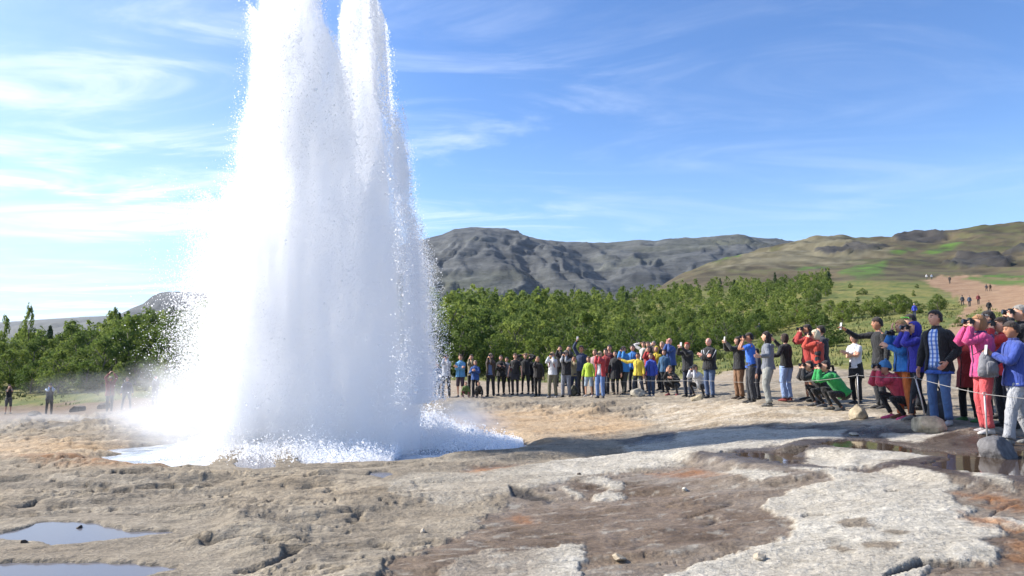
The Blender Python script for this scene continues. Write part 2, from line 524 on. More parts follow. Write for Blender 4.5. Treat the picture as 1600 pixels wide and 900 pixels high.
def ground_sheet(x, y):
    """height, colour, wetness and grassiness of the ground"""
    z0 = base_z(x, y)
    r = np.sqrt(x * x + y * y)
    u, v = project(np.stack([x, y, z0], -1))
    front = (y > 1)
    u = np.where(front, u, -5000); v = np.where(front, v, 5000)
    wob = (fbm2(x * 2.1, y * 2.1, 5, seed=21, gain=.72)) * 34 * np.clip(5.0 / np.maximum(r, 3), 0.1, 1.4)
    pale = zone(u, v, PALE, 5.5, wob + fbm2(x * 11, y * 13, 3, gain=.7, seed=23) * 9 * np.clip(6.0 / np.maximum(r, 3), .1, 1.4))
    wet = zone(u, v, WETB, 7, wob * 1.6)
    isl = fbm2(x * 2.6, y * 3.4, 5, gain=.6, seed=24)
    shore = fbm2(x * 3.1, y * 3.1, 4, gain=.6, seed=25)
    pk, rk = [], []
    for q_, (lv, q) in enumerate(PUD_LV):
        sd_ = np.full(x.shape, -9.0)
        near_ = (np.abs(x - q[:, 0].mean()) < np.ptp(q[:, 0]) / 2 + 1.5) & (np.abs(y - q[:, 1].mean()) < np.ptp(q[:, 1]) / 2 + 1.5)
        if near_.any():
            sd_[near_] = poly_sd(x[near_], y[near_], q[:, :2])
        rk.append(sstep(-.60, -.24, sd_))
        pk.append(sstep(-.05, .13, sd_ + .10 * shore - .06 + (.42 * np.minimum(isl + .12, 0.1) if q_ in (2, 3) else 0)))
    pud = sstep(.2, .6, np.max(pk, axis=0))
    org = zone(u, v, ORANGE, 14, wob * 1.2)
    bank = zone(u, v, BANK, 16, wob * 2)
    trail = zone(u, v, TRAIL, 6, fbm2(u / 14, v / 7, 5, gain=.65, seed=8) * 22)
    moss = zone(u, v, MOSS, 4, fbm2(u / 18, v / 9, 3, seed=5) * 10)
    crag = zone(u, v, CRAG, 3, fbm2(u / 12, v / 6, 3, seed=6) * 8)
    near = sstep(34, 26, r)                                     # bare sinter round the spring
    # how rough: the left and the middle are broken, layered rock, the pale plates are smooth
    rough = np.clip(0.25 + 0.75 * sstep(760, 520, u) * (1 - wet), 0, 1)
    rough = np.maximum(rough, zone(u, v, [[(620, 625), (1000, 630), (1080, 640), (1000, 655), (700, 640)], [(0, 640), (330, 650), (330, 690), (0, 700)]], 20, 0) * .9)
    rough *= (1 - 0.8 * pale * sstep(640, 760, u)) * (1 - pud)
    # layered ledges: the warp runs along the flow of the spring
    wx = x * .8 + y * .35; wy = y * .9 - x * .25
    warp = fbm2(wx * .35, wy * .8, 4, seed=31)
    lay = fbm2(wx * .26 + warp * .7, wy * 1.15 + warp, 4, gain=.5, seed=51)
    st = lay * 13.0 + 1.0 * fbm2(wx * 1.2, wy * 6.0, 5, gain=.6, seed=52)
    fr_ = st - np.floor(st)
    terr = (np.floor(st) + .35 * fr_ + .65 * sstep(.70, .97, fr_)) / 13.0
    rid = fbm2(wx * .7 + warp, wy * 2.6 + warp * 2, 5, seed=41, ridged=True)
    fine = fbm2(x * 6, y * 9, 4, gain=.55, seed=61)
    pits = fbm2(wx * 1.8, wy * 5.0, 4, gain=.5, seed=71)
    vfine = fbm2(wx * 13, wy * 30, 3, gain=.65, seed=66)
    brk = fbm2(wx * .5, wy * 1.3, 3, seed=79)
    cr1 = 1 - np.abs(perlin2(wx * .30 + warp * .8, wy * 1.5 + warp * 1.2, 77) + .16 * perlin2(wx * 2.2, wy * 5, 76)) * 2
    cr2 = 1 - np.abs(perlin2(wx * .65 + warp * 1.2, wy * 3.6 + warp * 2, 78) + .2 * perlin2(wx * 4, wy * 9, 75)) * 2
    crack = np.maximum(sstep(.86, .97, cr1) * sstep(-.12, .12, brk), .75 * sstep(.86, .97, cr2) * sstep(.0, .2, -brk + .6 * pits))
    h = near * (rough * (0.25 * terr + 0.045 * (rid - .35) + 0.008 * fine + 0.012 * pits - .075 * crack + .007 * vfine) + (1 - rough) * ((0.010 * fine + .014 * pits + .006 * vfine) * (1 - .65 * wet * (1 - pale)) + .05 * lay))
    blocks = sstep(.12, .3, fbm2(x * .8, y * 1.9, 3, seed=81)) * near * rough * sstep(13, 20, y)
    h += blocks * (.10 + .06 * fine)
    h += near * pale * 0.016 * (1 - pud) * sstep(640, 760, u)
    h -= near * wet * 0.012
    slit = zone(u, v, SLIT, 2.5, wob * .25)
    h -= near * slit * .035
    h = h * (1 - pud)
    dp = np.sqrt(((x - POOL[0]) / 1.42) ** 2 + (y - POOL[1]) ** 2)
    h *= sstep(2.0, 2.9, dp)
    h += (1 - near) * sstep(20, 30, r) * (0.10 * fbm2(x * .35, y * .35, 4, seed=91) + 0.02 * fine * sstep(60, 40, r))
    hill = sstep(180, 330, r)
    h += hill * np.minimum(r, 600) / 600 * (5 * fbm2(x * .012, y * .012, 6, gain=.55, seed=101) + 5.5 * (fbm2(x * .02, y * .012, 5, seed=111, ridged=True) - .4)) * sstep(0.02, .1, np.arctan2(x, y))
    h += crag * hill * 3.2 * np.maximum(0, fbm2(x * .07, y * .05, 4, seed=112, ridged=True))
    h += sstep(50, 90, r) * (1 - hill) * .5 * fbm2(x * .06, y * .06, 4, seed=121)
    z = z0 + h
    for rm_, (lv, _) in zip(rk, PUD_LV):
        z = z * (1 - rm_) + (lv + .014 + .12 * h) * rm_
    for m_, (lv, _) in zip(pk, PUD_LV):
        big_ = sstep(0, .8, m_)
        z = z * (1 - big_) + (lv - .04 + .02 * pits + .012 * fine) * big_

    # ---- colour of the stuff itself, plus shade painted into the wet band
    ex = lambda a: a[..., None]
    n1 = fbm2(x * .9, y * 1.3, 5, gain=.6, seed=131)[..., None]
    n2 = fbm2(x * 4.5, y * 6, 4, gain=.65, seed=141)[..., None]
    n3 = fbm2(x * .25, y * .4, 4, seed=151)[..., None]
    C = lambda *a: np.array(a, float)
    mixf = lambda a, b, t: a + (b - a) * t
    ex = lambda a: a[..., None]
    rock = mixf(C(.252, .212, .158), C(.43, .37, .28), np.clip(.5 + 1.2 * n1 + .5 * n2, 0, 1))
    rock = mixf(rock, C(.38, .30, .20), np.clip(.0 + n3 * 1.4, 0, .6))
    rock = mixf(rock, C(.15, .128, .10), ex(rough * np.clip(np.maximum(n2[..., 0] * 1.6 - .2, crack * .95), 0, .85)))       # dark mottling and darkened cracks on the rough rock
    palec = mixf(C(.50, .455, .375), C(.60, .56, .475), np.clip(.5 + 1.4 * n1 + .9 * n2, 0, 1))
    palec = mixf(palec, C(.30, .27, .22), np.clip(n2 * 2 - .35, 0, .6))
    wetc = mixf(C(.14, .096, .06), C(.26, .19, .125), np.clip(.5 + 1.5 * n1 + .6 * n2, 0, 1))
    wetc = mixf(wetc, C(.30, .25, .19), np.clip(n3 * 2.4 + .2 + n1 * 1.1, 0, .8))
    fleck = sstep(.14, .36, fbm2(wx * 3.4, wy * 7.5, 5, gain=.65, seed=145))
    wetc = mixf(wetc, C(.42, .38, .31), ex(fleck * .75))
    wetc = mixf(wetc, C(.07, .052, .038), ex(crack * .7))
    c = mixf(rock, wetc, ex(wet))
    c = mixf(c, palec, ex(np.clip(pale * (0.45 + .55 * sstep(800, 900, u)), 0, 1)))
    c = mixf(c, mixf(C(.52, .35, .19), C(.58, .44, .29), np.clip(.5 + 1.5 * n1, 0, 1)), ex(bank * .85))
    c = mixf(c, C(.36, .15, .04), ex(org) * np.clip(.45 + n2 + n1, 0, .8))
    c = mixf(c, C(.075, .062, .052), ex(pud * .9))
    wet_shade = zone(u, v, [[(960, 690), (1010, 676), (1200, 664), (1400, 666), (1700, 690), (1700, 775), (1560, 765), (1430, 740), (1250, 732), (1100, 722), (1000, 712)]], 8, wob * 1.5) * (1 - pale)  # wet ground at right, with the geyser's shade painted into its colour
    c = mixf(c, C(.075, .056, .042) * (1 + n1), ex(wet_shade * .75))
    c = mixf(c, C(.20, .155, .105), ex(zone(u, v, STAIN, 4, wob * .5) * .8))
    c = mixf(c, C(.06, .052, .045), ex(slit * .85))
    cream = zone(u, v, [[(1020, 632), (1150, 628), (1330, 640), (1440, 660), (1380, 668), (1200, 662), (1060, 668), (1000, 655)]], 10, wob * 2)
    c = mixf(c, mixf(C(.42, .33, .22), C(.62, .54, .42), np.clip(.55 + 1.6 * n1 + n2, 0, 1)), ex(cream))
    # beyond the bare rock: gravel path, then grass, heath, moss
    gravel = mixf(C(.38, .30, .215), C(.47, .385, .285), np.clip(.5 + n1 + n2, 0, 1))
    dirt = mixf(C(.17, .115, .07), C(.25, .175, .11), np.clip(.5 + n1 + n2, 0, 1))
    leftside = ex(sstep(500, 350, u))
    path = mixf(gravel, dirt, leftside)
    ng = fbm2(x * .16, y * .1, 5, gain=.6, seed=161)[..., None]
    ng2 = fbm2(x * 1.3, y * .8, 4, gain=.65, seed=171)[..., None]
    grass = mixf(C(.105, .14, .03), C(.245, .235, .06), np.clip(.5 + 1.5 * ng + 1.0 * ng2, 0, 1))
    grass = mixf(grass, C(.25, .21, .075), np.clip(ng2 * 2 + ng - .2, 0, .6))
    edge = np.interp(u, [-600, 0, 300, 500, 700, 900, 1050, 1200, 1350, 1440, 3000], [64, 61, 53, 46, 41, 39, 37, 35, 30, 27, 27]) + 5 * fbm2(x * .2, y * .2, 4, seed=181)
    gr = sstep(-1.0, 1.0, r - edge)
    c = mixf(c, path, ex(1 - near))
    c = mixf(c, grass, ex(gr))
    red = mixf(C(.30, .18, .10), C(.43, .285, .17), np.clip(.5 + 1.4 * fbm2(x * .3, y * .3, 5, gain=.7, seed=191)[..., None], 0, 1))
    c = mixf(c, mixf(gravel, red, ex(sstep(28, 70, r))), ex(trail * sstep(20, 26, r)))
    nh = fbm2(x * .02, y * .01, 6, gain=.6, seed=201)[..., None]
    nh2 = fbm2(x * .09, y * .05, 4, gain=.65, seed=205)[..., None]
    heath = mixf(C(.058, .048, .025), C(.165, .13, .07), np.clip(.45 + 1.3 * nh + 1.4 * nh2, 0, 1))
    heath = mixf(heath, C(.09, .11, .03), np.clip(nh2 * 2 - nh, 0, .5))
    tan = zone(u, v, [[(1100, 425), (1180, 395), (1290, 368), (1350, 376), (1400, 395), (1330, 412), (1200, 418)]], 8, fbm2(u / 30, v / 12, 4, seed=7) * 30)
    heath = mixf(heath, mixf(C(.13, .115, .062), C(.26, .23, .145), np.clip(.5 + 2 * nh2, 0, 1)), ex(tan * .8))
    hm = ex(sstep(190, 235, r + 40 * ng[..., 0]))
    c = mixf(c, heath, hm * ex(1 - trail))
    c = mixf(c, C(.085, .165, .022) * (1 + .9 * nh2), ex(moss * np.clip(.75 + 1.2 * nh2[..., 0], .2, 1)))
    c = mixf(c, C(.045, .043, .045) * (1 + nh2), ex(crag * .85))
    wetness = np.clip((wet * .8 * (1 - pale) + pud + wet_shade * .5) * near * (.72 + .6 * n1[..., 0]), 0, 1)
    return z, np.clip(c * .85, .01, .8), wetness, gr * (1 - trail), u, v


gm = Mat('ground_material')
col = gm.attr('col'); wv = gm.attr('wet'); gv = gm.attr('grass')
P = gm.new('ShaderNodeNewGeometry').outputs['Position']
f1 = gm.noise(28, 5, .65, P); f2 = gm.noise(5.5, 5, .6, P); f3 = gm.noise(1.1, 4, .6, P)
c1 = gm.mixc(.62, col.outputs['Color'], gm.mixc(gm.rng(f1, .3, .7), (.50, .48, .45), (1.42, 1.42, 1.40)), 'MULTIPLY')
c1 = gm.mixc(.5, c1, gm.mixc(gm.rng(f2, .3, .7), (.60, .58, .54), (1.32, 1.32, 1.32)), 'MULTIPLY')
spk = gm.math('MULTIPLY', gm.rng(gm.noise(46, 3, .6, P), .60, .70), gm.math('SUBTRACT', 1.0, gm.attr('grass').outputs['Fac']))
c1 = gm.mixc(gm.math('MULTIPLY', spk, .55), c1, (.05, .043, .035))
strk = gm.new('ShaderNodeMapping'); strk.inputs['Rotation'].default_value = (0, 0, .28); strk.inputs['Scale'].default_value = (2.2, 11, 11)
gm.l.new(P, strk.inputs[0])
ck = gm.math('MULTIPLY', gm.rng(gm.noise(1.0, 7, .7, strk.outputs[0], .8), .585, .66), gm.math('SUBTRACT', 1.0, gm.attr('grass').outputs['Fac']))
c1 = gm.mixc(gm.math('MULTIPLY', ck, .5), c1, (.07, .06, .05))
gm.to(c1, 'Base Color')
ro = gm.math('ADD', gm.math('MULTIPLY', gm.math('MULTIPLY', wv.outputs['Fac'], gm.rng(f2, .3, .62, .75, 1.1)), -.62), .9)
gm.to(gm.math('MAXIMUM', ro, .16), 'Roughness')
gm.b.inputs['Specular IOR Level'].default_value = .3
bh = gm.math('ADD', gm.math('MULTIPLY', f1, .35), f2)
bh = gm.math('MULTIPLY', bh, gm.math('ADD', gm.math('MULTIPLY', wv.outputs['Fac'], -.75), 1.0))
strm = gm.new('ShaderNodeMapping'); strm.inputs['Rotation'].default_value = (0, 0, .28); strm.inputs['Scale'].default_value = (5, 17, 17)
gm.l.new(P, strm.inputs[0])
f4 = gm.noise(1.0, 6, .68, strm.outputs[0], .6)
bh = gm.math('ADD', bh, gm.math('MULTIPLY', f4, .9))
gm.bump(bh, 1.0, .04)


def polar(name, phis, rs, wrap=False, sink=0):
    R_, PH = np.meshgrid(rs, phis, indexing='ij')
    x, y = R_ * np.sin(PH), R_ * np.cos(PH)
    z, c, w, g, u_, v_ = ground_sheet(x, y)
    me = grid_mesh(name, np.stack([x, y, z - sink], -1).reshape(-1, 3), len(rs), len(phis), wrap)
    vcol(me, 'col', c.reshape(-1, 3)); vflt(me, 'wet', w.ravel()); vflt(me, 'grass', g.ravel())
    o = link(name, me, mats=[gm.m])
    tag(o, kind='structure')
    return o, (x, y, z)


A0, A1 = math.radians(-43), math.radians(43)
_r1 = np.exp(np.linspace(math.log(2.4), math.log(34), 460))
_r2 = np.exp(np.linspace(math.log(34), math.log(900), 260))
ph = np.linspace(A0, A1, 820)
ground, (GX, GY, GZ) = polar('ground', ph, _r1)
hillside, _ = polar('hillside', ph[::2], _r2)
_r3 = np.concatenate([[.02], np.exp(np.linspace(math.log(2.4), math.log(900), 60))])
polar('terrain', np.linspace(A1, A0 + 2 * math.pi, 70), _r3)
_rn = np.linspace(.02, 2.4, 8)
polar('terrain', ph[::20], _rn)
# plain that carries the land out to the horizon
_a = np.linspace(0, 2 * math.pi, 97)[:-1]
_rr = np.array([850, 1500, 4000, 12000, 40000.])
_R, _A2 = np.meshgrid(_rr, _a, indexing='ij')
me = grid_mesh('plain', np.stack([_R * np.sin(_A2), _R * np.cos(_A2), np.full(_R.shape, -3.0)], -1).reshape(-1, 3), 5, 96, True)
pm = Mat('plain_material', Roughness=.95)
pm.to(pm.mixc(pm.noise(.004, 5, .6, pm.new('ShaderNodeNewGeometry').outputs['Position']), (.05, .06, .025), (.12, .11, .06)), 'Base Color')
tag(link('plain', me, mats=[pm.m]), kind='structure')


def gz(x, y):
    """ground height by looking it up in the finished sheet"""
    x = np.asarray(x, float); y = np.asarray(y, float)
    r = np.sqrt(x * x + y * y); a = np.arctan2(x, y)
    ci = (a - A0) / (A1 - A0) * (len(ph) - 1)
    ri = (np.log(np.maximum(r, 2.4)) - math.log(2.4)) / (math.log(34) - math.log(2.4)) * (len(_r1) - 1)
    c0 = np.clip(ci.astype(int), 0, len(ph) - 2); r0 = np.clip(ri.astype(int), 0, len(_r1) - 2)
    fc, fr = np.clip(ci - c0, 0, 1), np.clip(ri - r0, 0, 1)
    zz = (GZ[r0, c0] * (1 - fc) + GZ[r0, c0 + 1] * fc) * (1 - fr) + (GZ[r0 + 1, c0] * (1 - fc) + GZ[r0 + 1, c0 + 1] * fc) * fr
    far = r >= 33.9
    if np.any(far):
        zz = np.where(far, ground_sheet(x, y)[0], zz)
    return zz


# ------------------------------------------------------------------ far mountains
def mountain(name, sky_pts, base_py, Yb, Yr, mat, seed, relief, ncol=420, nrow=90):
    """a massif between the foot at distance Yb and the crest at Yr; crest heights follow its skyline"""
    pts = np.array(sky_pts, float)
    a = np.linspace(pts[0, 0], pts[-1, 0], ncol)
    crest_t = np.interp(a, pts[:, 0], (560 - pts[:, 1]) / FPX)
    t = np.concatenate([np.linspace(0, 1, nrow), [1.06, 1.15, 1.35]])
    T, AA = np.meshgrid(t, a, indexing='ij')
    Y = Yb + (Yr - Yb) * T
    X = (AA - CX) / FPX * Y
    zr = CAMZ + crest_t[None] * Yr * 1.004
    zb = CAMZ + (560 - base_py) / FPX * Yb
    S = np.where(T <= 1, .5 * T + .5 * sstep(0, 1.0, T ** .8), 1)
    w1 = fbm2(X * .002, Y * .002, 3, seed=seed + 2)
    gul = fbm2(X * .006 + w1 * 1.5, Y * .0009, 5, gain=.5, seed=seed, ridged=True) - .5
    dn = fbm2(X * .0022, Y * .0022, 5, gain=.5, seed=seed + 5)
    rgh = fbm2(X * .02, Y * .012, 4, gain=.6, seed=seed + 9)
    env = np.clip(np.sin(np.clip(T, 0, 1) * math.pi), 0, 1) ** .6 * sstep(1.02, .72, T)
    Z = zb + (zr - zb) * S + env * relief * (.62 * gul + .5 * dn)
    lw = relief * .5
    ledge = Z / lw + 1.2 * w1
    Z = np.where(T < 1, Z + env * .28 * lw * (sstep(.55, .9, ledge - np.floor(ledge)) - (ledge - np.floor(ledge))), Z)
    Z = Z + np.minimum(1, T * 3) * relief * .05 * rgh
    Z = np.where(T > 1, Z - (T - 1) * relief * 4, Z)
    me = grid_mesh(name, np.stack([X, Y, Z], -1).reshape(-1, 3), len(t), ncol)
    return tag(link(name, me, mats=[mat]), kind='structure')


mm = Mat('lava_rock', Roughness=.95)
P = mm.new('ShaderNodeNewGeometry').outputs['Position']
mpg = mm.new('ShaderNodeMapping'); mpg.inputs['Scale'].default_value = (.8, .4, 3.0); mm.l.new(P, mpg.inputs[0])
a1 = mm.noise(.011, 8, .62, mpg.outputs[0], .4); a2 = mm.noise(.0025, 5, .6, mpg.outputs[0])
cc = mm.mixc(mm.rng(a1, .38, .64), (.016, .019, .021), (.088, .092, .088))
cc = mm.mixc(mm.rng(a2, .52, .7, 0, .55), cc, (.10, .105, .06))
cc = mm.mixc(.7, cc, mm.mixc(mm.rng(mm.noise(.06, 6, .7, mpg.outputs[0], .5), .35, .65), (.5, .5, .5), (1.5, 1.5, 1.5)), 'MULTIPLY')
mm.to(cc, 'Base Color')
mm.bump(a1, 1.0, 12)
mountain('mountain', [(240, 556), (300, 500), (420, 440), (520, 408), (600, 390), (652, 376), (690, 366), (708, 358), (735, 355), (790, 357), (812, 364), (828, 373), (860, 377), (905, 379), (950, 380), (1000, 376), (1025, 377),
                      (1060, 373), (1110, 371), (1170, 369), (1200, 373), (1260, 378), (1340, 372), (1420, 380), (1560, 385)], 548, 1100, 2600, mm.m, 7, 70)
mountain('mesa', [(60, 540), (150, 510), (205, 482), (222, 475), (236, 463), (248, 458), (262, 456), (300, 457), (340, 458), (380, 470), (440, 500), (480, 520)], 556, 1500, 2600, mm.m, 9, 40, 160, 50)
fm = Mat('far_ridge_rock', Roughness=.95)
fm.to(fm.mixc(fm.noise(.004, 5, .6, fm.new('ShaderNodeNewGeometry').outputs['Position']), (.05, .06, .06), (.13, .12, .09)), 'Base Color')
mountain('ridge', [(-900, 520), (-400, 505), (-100, 503), (0, 504), (60, 500), (140, 495), (180, 494), (240, 492), (330, 500), (480, 520)], 557, 2800, 4200, fm.m, 11, 60, 200, 40)
# ------------------------------------------------------------------ water: pool and puddles
wm = Mat('water_material', Roughness=.05)
wm.b.inputs['Base Color'].default_value = (.075, .05, .032, 1)
wm.b.inputs['Specular IOR Level'].default_value = .6
P = wm.new('ShaderNodeNewGeometry').outputs['Position']
wm.bump(wm.noise(6, 3, .5, P), .06, .02)


wg = Mat('cloudy_water', Roughness=.1)
wg.b.inputs['Base Color'].default_value = (.15, .145, .155, 1)
wg.b.inputs['Specular IOR Level'].default_value = .14


def water_patch(name, poly, z, mat=None):
    """a level sheet of water; the ground rising through it gives its shore"""
    me = bpy.data.meshes.new(name)
    bm = bmesh.new()
    f = bm.faces.new([bm.verts.new((p[0], p[1], z)) for p in poly])
    if f.normal.z < 0:
        f.normal_flip()
    bmesh.ops.triangulate(bm, faces=bm.faces[:])
    bm.to_mesh(me); bm.free()
    return tag(link(name, me, mats=[mat or wm.m], smooth=False), kind='structure')


for n_pud, (poly, (lv, q)) in enumerate(zip(PUDDLES, PUD_LV)):
    c_ = q[:, :2].mean(0)
    out = []
    for i in range(len(q)):                                     # the sheet runs a little under its shore
        e = q[(i + 1) % len(q), :2] - q[i - 1, :2]
        n_ = np.array([e[1], -e[0]]) / np.linalg.norm(e)
        ar = np.sum(q[:, 0] * np.roll(q[:, 1], -1) - np.roll(q[:, 0], -1) * q[:, 1])
        out.append(q[i, :2] + n_ * (.22 if ar > 0 else -.22))
    water_patch('puddle', out, lv - .006, wm.m if n_pud in (2, 3) else wg.m)

fw = Mat('foaming_water', Roughness=.12)
P = fw.new('ShaderNodeNewGeometry').outputs['Position']
fo = fw.noise(2.6, 6, .65, P, .6)
fw.to(fw.mixc(fw.rng(fo, .38, .62), (.30, .36, .42), (.80, .82, .84)), 'Base Color')
fw.bump(fw.noise(7, 4, .6, P), .6, .06)
_a = np.linspace(0, 2 * math.pi, 49)[:-1]
_r = np.linspace(.0, 1, 12)
_RR, _AA = np.meshgrid(_r, _a, indexing='ij')
_px = POOL[0] + _RR * np.cos(_AA) * 4.7; _py = POOL[1] + _RR * np.sin(_AA) * 3.7
_pz = POOL_Z + .05 * fbm2(_px * 1.3, _py * 1.3, 4, seed=3) * (1 - _RR) * 2
me = grid_mesh('pool_water', np.stack([_px, _py, _pz], -1).reshape(-1, 3), 12, 48, True)
tag(link('pool_water', me, mats=[fw.m]), kind='structure')

# ------------------------------------------------------------------ the geyser
GY = 14.2                                                    # distance of the vent
K = GY / FPX


def sight(py):
    """length factor of a sight line at picture height py that ends over the vent"""
    y = (CY - np.asarray(py, float)) / FPX
    c, s_ = math.cos(PITCH), math.sin(PITCH)
    return GY / (c - y * s_), y * c + s_


def wx_(px, py=560.0):
    return (px - CX) / FPX * sight(py)[0]


def wz_(py):
    k_, dz_ = sight(py)
    return CAMZ + dz_ * k_


# jets: rows of (py, left px, right px), distance offset, share of the droplets
JETS = [
    (0.00, 1.0, [(-160, 408, 490), (-60, 400, 497), (0, 396, 508), (90, 390, 512), (185, 384, 515), (260, 372, 510), (330, 358, 515), (420, 350, 520), (520, 345, 520), (600, 350, 520), (700, 350, 520)]),
    (0.55, .85, [(-120, 540, 572), (-40, 527, 584), (0, 515, 589), (60, 514, 595), (120, 505, 598), (190, 498, 600), (300, 490, 612), (420, 480, 620), (560, 470, 630), (700, 470, 625)]),
    (-.15, .75, [(0, 485, 512), (30, 470, 522), (70, 460, 535), (130, 455, 550), (220, 445, 570), (330, 440, 590), (450, 440, 610), (580, 430, 625), (700, 420, 620)]),
    (-.5, .3, [(180, 618, 640), (200, 606, 645), (250, 590, 650), (330, 570, 653), (420, 560, 660), (500, 555, 670), (600, 550, 678), (700, 550, 668)]),
    (.1, .55, [(298, 334, 360), (325, 328, 380), (380, 324, 405), (450, 318, 425), (530, 312, 430), (620, 314, 440), (700, 322, 440)]),
]
geyser = empty('geyser', (wx_(510), GY, POOL_Z))
tag(geyser, 'tall white geyser column bursting from the hot spring pool', 'geyser')
GB = np.array(geyser.location)
JET_ME, HALO_ME = [], []
PTS, RAD = [], []


def jet_at(rows, py):
    R_ = np.array(rows, float)
    return np.interp(py, R_[:, 0], R_[:, 1]), np.interp(py, R_[:, 0], R_[:, 2])


rs_ = np.random.RandomState(21)
NPT = 420000
area = sum(sh * sum((b[0] - a[0]) * (a[2] - a[1] + b[2] - b[1]) / 2 for a, b in zip(rows, rows[1:])) for _, sh, rows in JETS)
for off, share, rows in JETS:
    R_ = np.array(rows, float)
    # the heart of the jet, a cloud of fine water, and a thinner halo round it
    pys = np.linspace(R_[0, 0] + 6, 706, 44)
    l, r = jet_at(rows, pys)
    V = []
    for i, py in enumerate(pys):
        c_, w_ = (l[i] + r[i]) / 2, (r[i] - l[i]) / 2
        taper = min(1, .25 + (py - R_[0, 0]) / 120)
        for k in range(28):
            t = 2 * math.pi * k / 28
            x0, y0 = math.cos(t), math.sin(t)
            V.append((c_, w_ * taper, x0, y0, py))
    V = np.array(V)
    X, Y, Z = wx_(V[:, 0], V[:, 4]), GY + off, wz_(V[:, 4])
    n_ = perlin3(V[:, 2] * 1.4 + off * 9, V[:, 3] * 1.4, Z * .55, 3) + .6 * perlin3(V[:, 2] * 3 + off * 9, V[:, 3] * 3, Z * 1.5, 5) + .4 * perlin3(V[:, 2] * 7, V[:, 3] * 7, Z * 3.5, 9)
    for SC_, store in ((1.0, JET_ME), (1.17, HALO_ME)):
        rr = SC_ * (.84 + .15 * n_) * V[:, 1] * K
        P_ = np.stack([X + V[:, 2] * rr, Y + V[:, 3] * rr * .9, Z + (SC_ - 1) * .8], -1) - GB
        bm = bmesh.new()
        nv = [bm.verts.new(p) for p in P_]
        for i in range(len(pys) - 1):
            for k in range(28):
                a, b = i * 28 + k, i * 28 + (k + 1) % 28
                bm.faces.new((nv[a], nv[a + 28], nv[b + 28], nv[b]))
        bm.faces.new(nv[:28]); bm.faces.new(nv[-28:])
        bmesh.ops.recalc_face_normals(bm, faces=bm.faces[:])
        jm = bpy.data.meshes.new('water_jet'); bm.to_mesh(jm); bm.free(); store.append(jm)
    # the droplets thrown round it
    m = 0
    want = int(NPT * share * sum((b[0] - a[0]) * (a[2] - a[1] + b[2] - b[1]) / 2 for a, b in zip(rows, rows[1:])) / area)
    while m < want:
        n = int((want - m) * 2.2) + 1000
        py = rs_.uniform(R_[0, 0] - 12, 712, n)
        l, r = jet_at(rows, py)
        u_ = .62 + .38 * rs_.rand(n) ** .7
        u_ = np.where(rs_.rand(n) < .14, 1 + np.abs(rs_.randn(n)) * .11, u_)
        th = rs_.rand(n) * 2 * math.pi
        topf = sstep(R_[0, 0] - 12, R_[0, 0] + 30, py)
        w_ = (r - l) / 2 * K * .91
        x = wx_((l + r) / 2, py) + np.cos(th) * u_ * w_
        y = GY + off + np.sin(th) * u_ * w_ * .9
        z = wz_(py)
        q = perlin3(x * 1.5, y * 1.5, z * .55, 31) + .7 * perlin3(x * 4, y * 4, z * 1.6, 33) + .45 * perlin3(x * 10, y * 10, z * 4.5, 35)
        keep = (q > -.45 + (u_ - .62) * 1.25 + (1 - topf) * .6) | (rs_.rand(n) < .02)
        p = np.stack([x, y, z], -1)[keep][:want - m]
        m += len(p)
        PTS.append(p)
        RAD.append(np.exp(rs_.randn(len(p)) * .55) * .0033)


# loose spray falling round the column, thicker towards the pool
def spray(n, l0, r0, top, bot, yo=0.0, ys=.8, pw=1.0, rad=.0036):
    py = top + (bot - top) * rs_.rand(n) ** pw
    t = rs_.rand(n)
    lx = np.interp(py, [a for a, _ in l0], [b for _, b in l0]); rx = np.interp(py, [a for a, _ in r0], [b for _, b in r0])
    px = lx + (rx - lx) * t
    x, y, z = wx_(px, py), GY + yo + rs_.randn(n) * ys, wz_(py)
    q = perlin3(x * 1.2, y * 1.2, z * .9, 41) + .6 * perlin3(x * 4, y * 4, z * 3, 43)
    k = q > rs_.randn(n) * .35 - .1
    PTS.append(np.stack([x, y, z], -1)[k]); RAD.append(np.exp(rs_.randn(k.sum()) * .5) * rad)


for fr, nn in ((1.0, 26000), (.62, 60000), (.35, 95000)):           # three nested belts, denser towards the column
    spray(nn, [(300, 636), (420, 638), (620, 642)], [(300, 638 + 8 * fr), (400, 640 + 36 * fr), (520, 642 + 60 * fr), (625, 644 + 52 * fr)], 330, 628, pw=.75, rad=.0036)
    spray(int(nn * .6), [(310, 342 - 10 * fr), (400, 340 - 30 * fr), (500, 338 - 56 * fr), (640, 338 - 66 * fr)], [(300, 346), (640, 346)], 310, 650, pw=.75, rad=.0036)
    spray(nn // 4, [(60, 401 - 6 * fr), (180, 395 - 9 * fr), (300, 370 - 36 * fr)], [(0, 408), (300, 384)], 20, 330, ys=.3, rad=.0036)
    spray(nn // 4, [(0, 590), (330, 610)], [(0, 586 + 8 * fr), (180, 594 + 10 * fr), (200, 628 + 10 * fr), (330, 640 + 10 * fr)], 0, 330, rad=.0036)
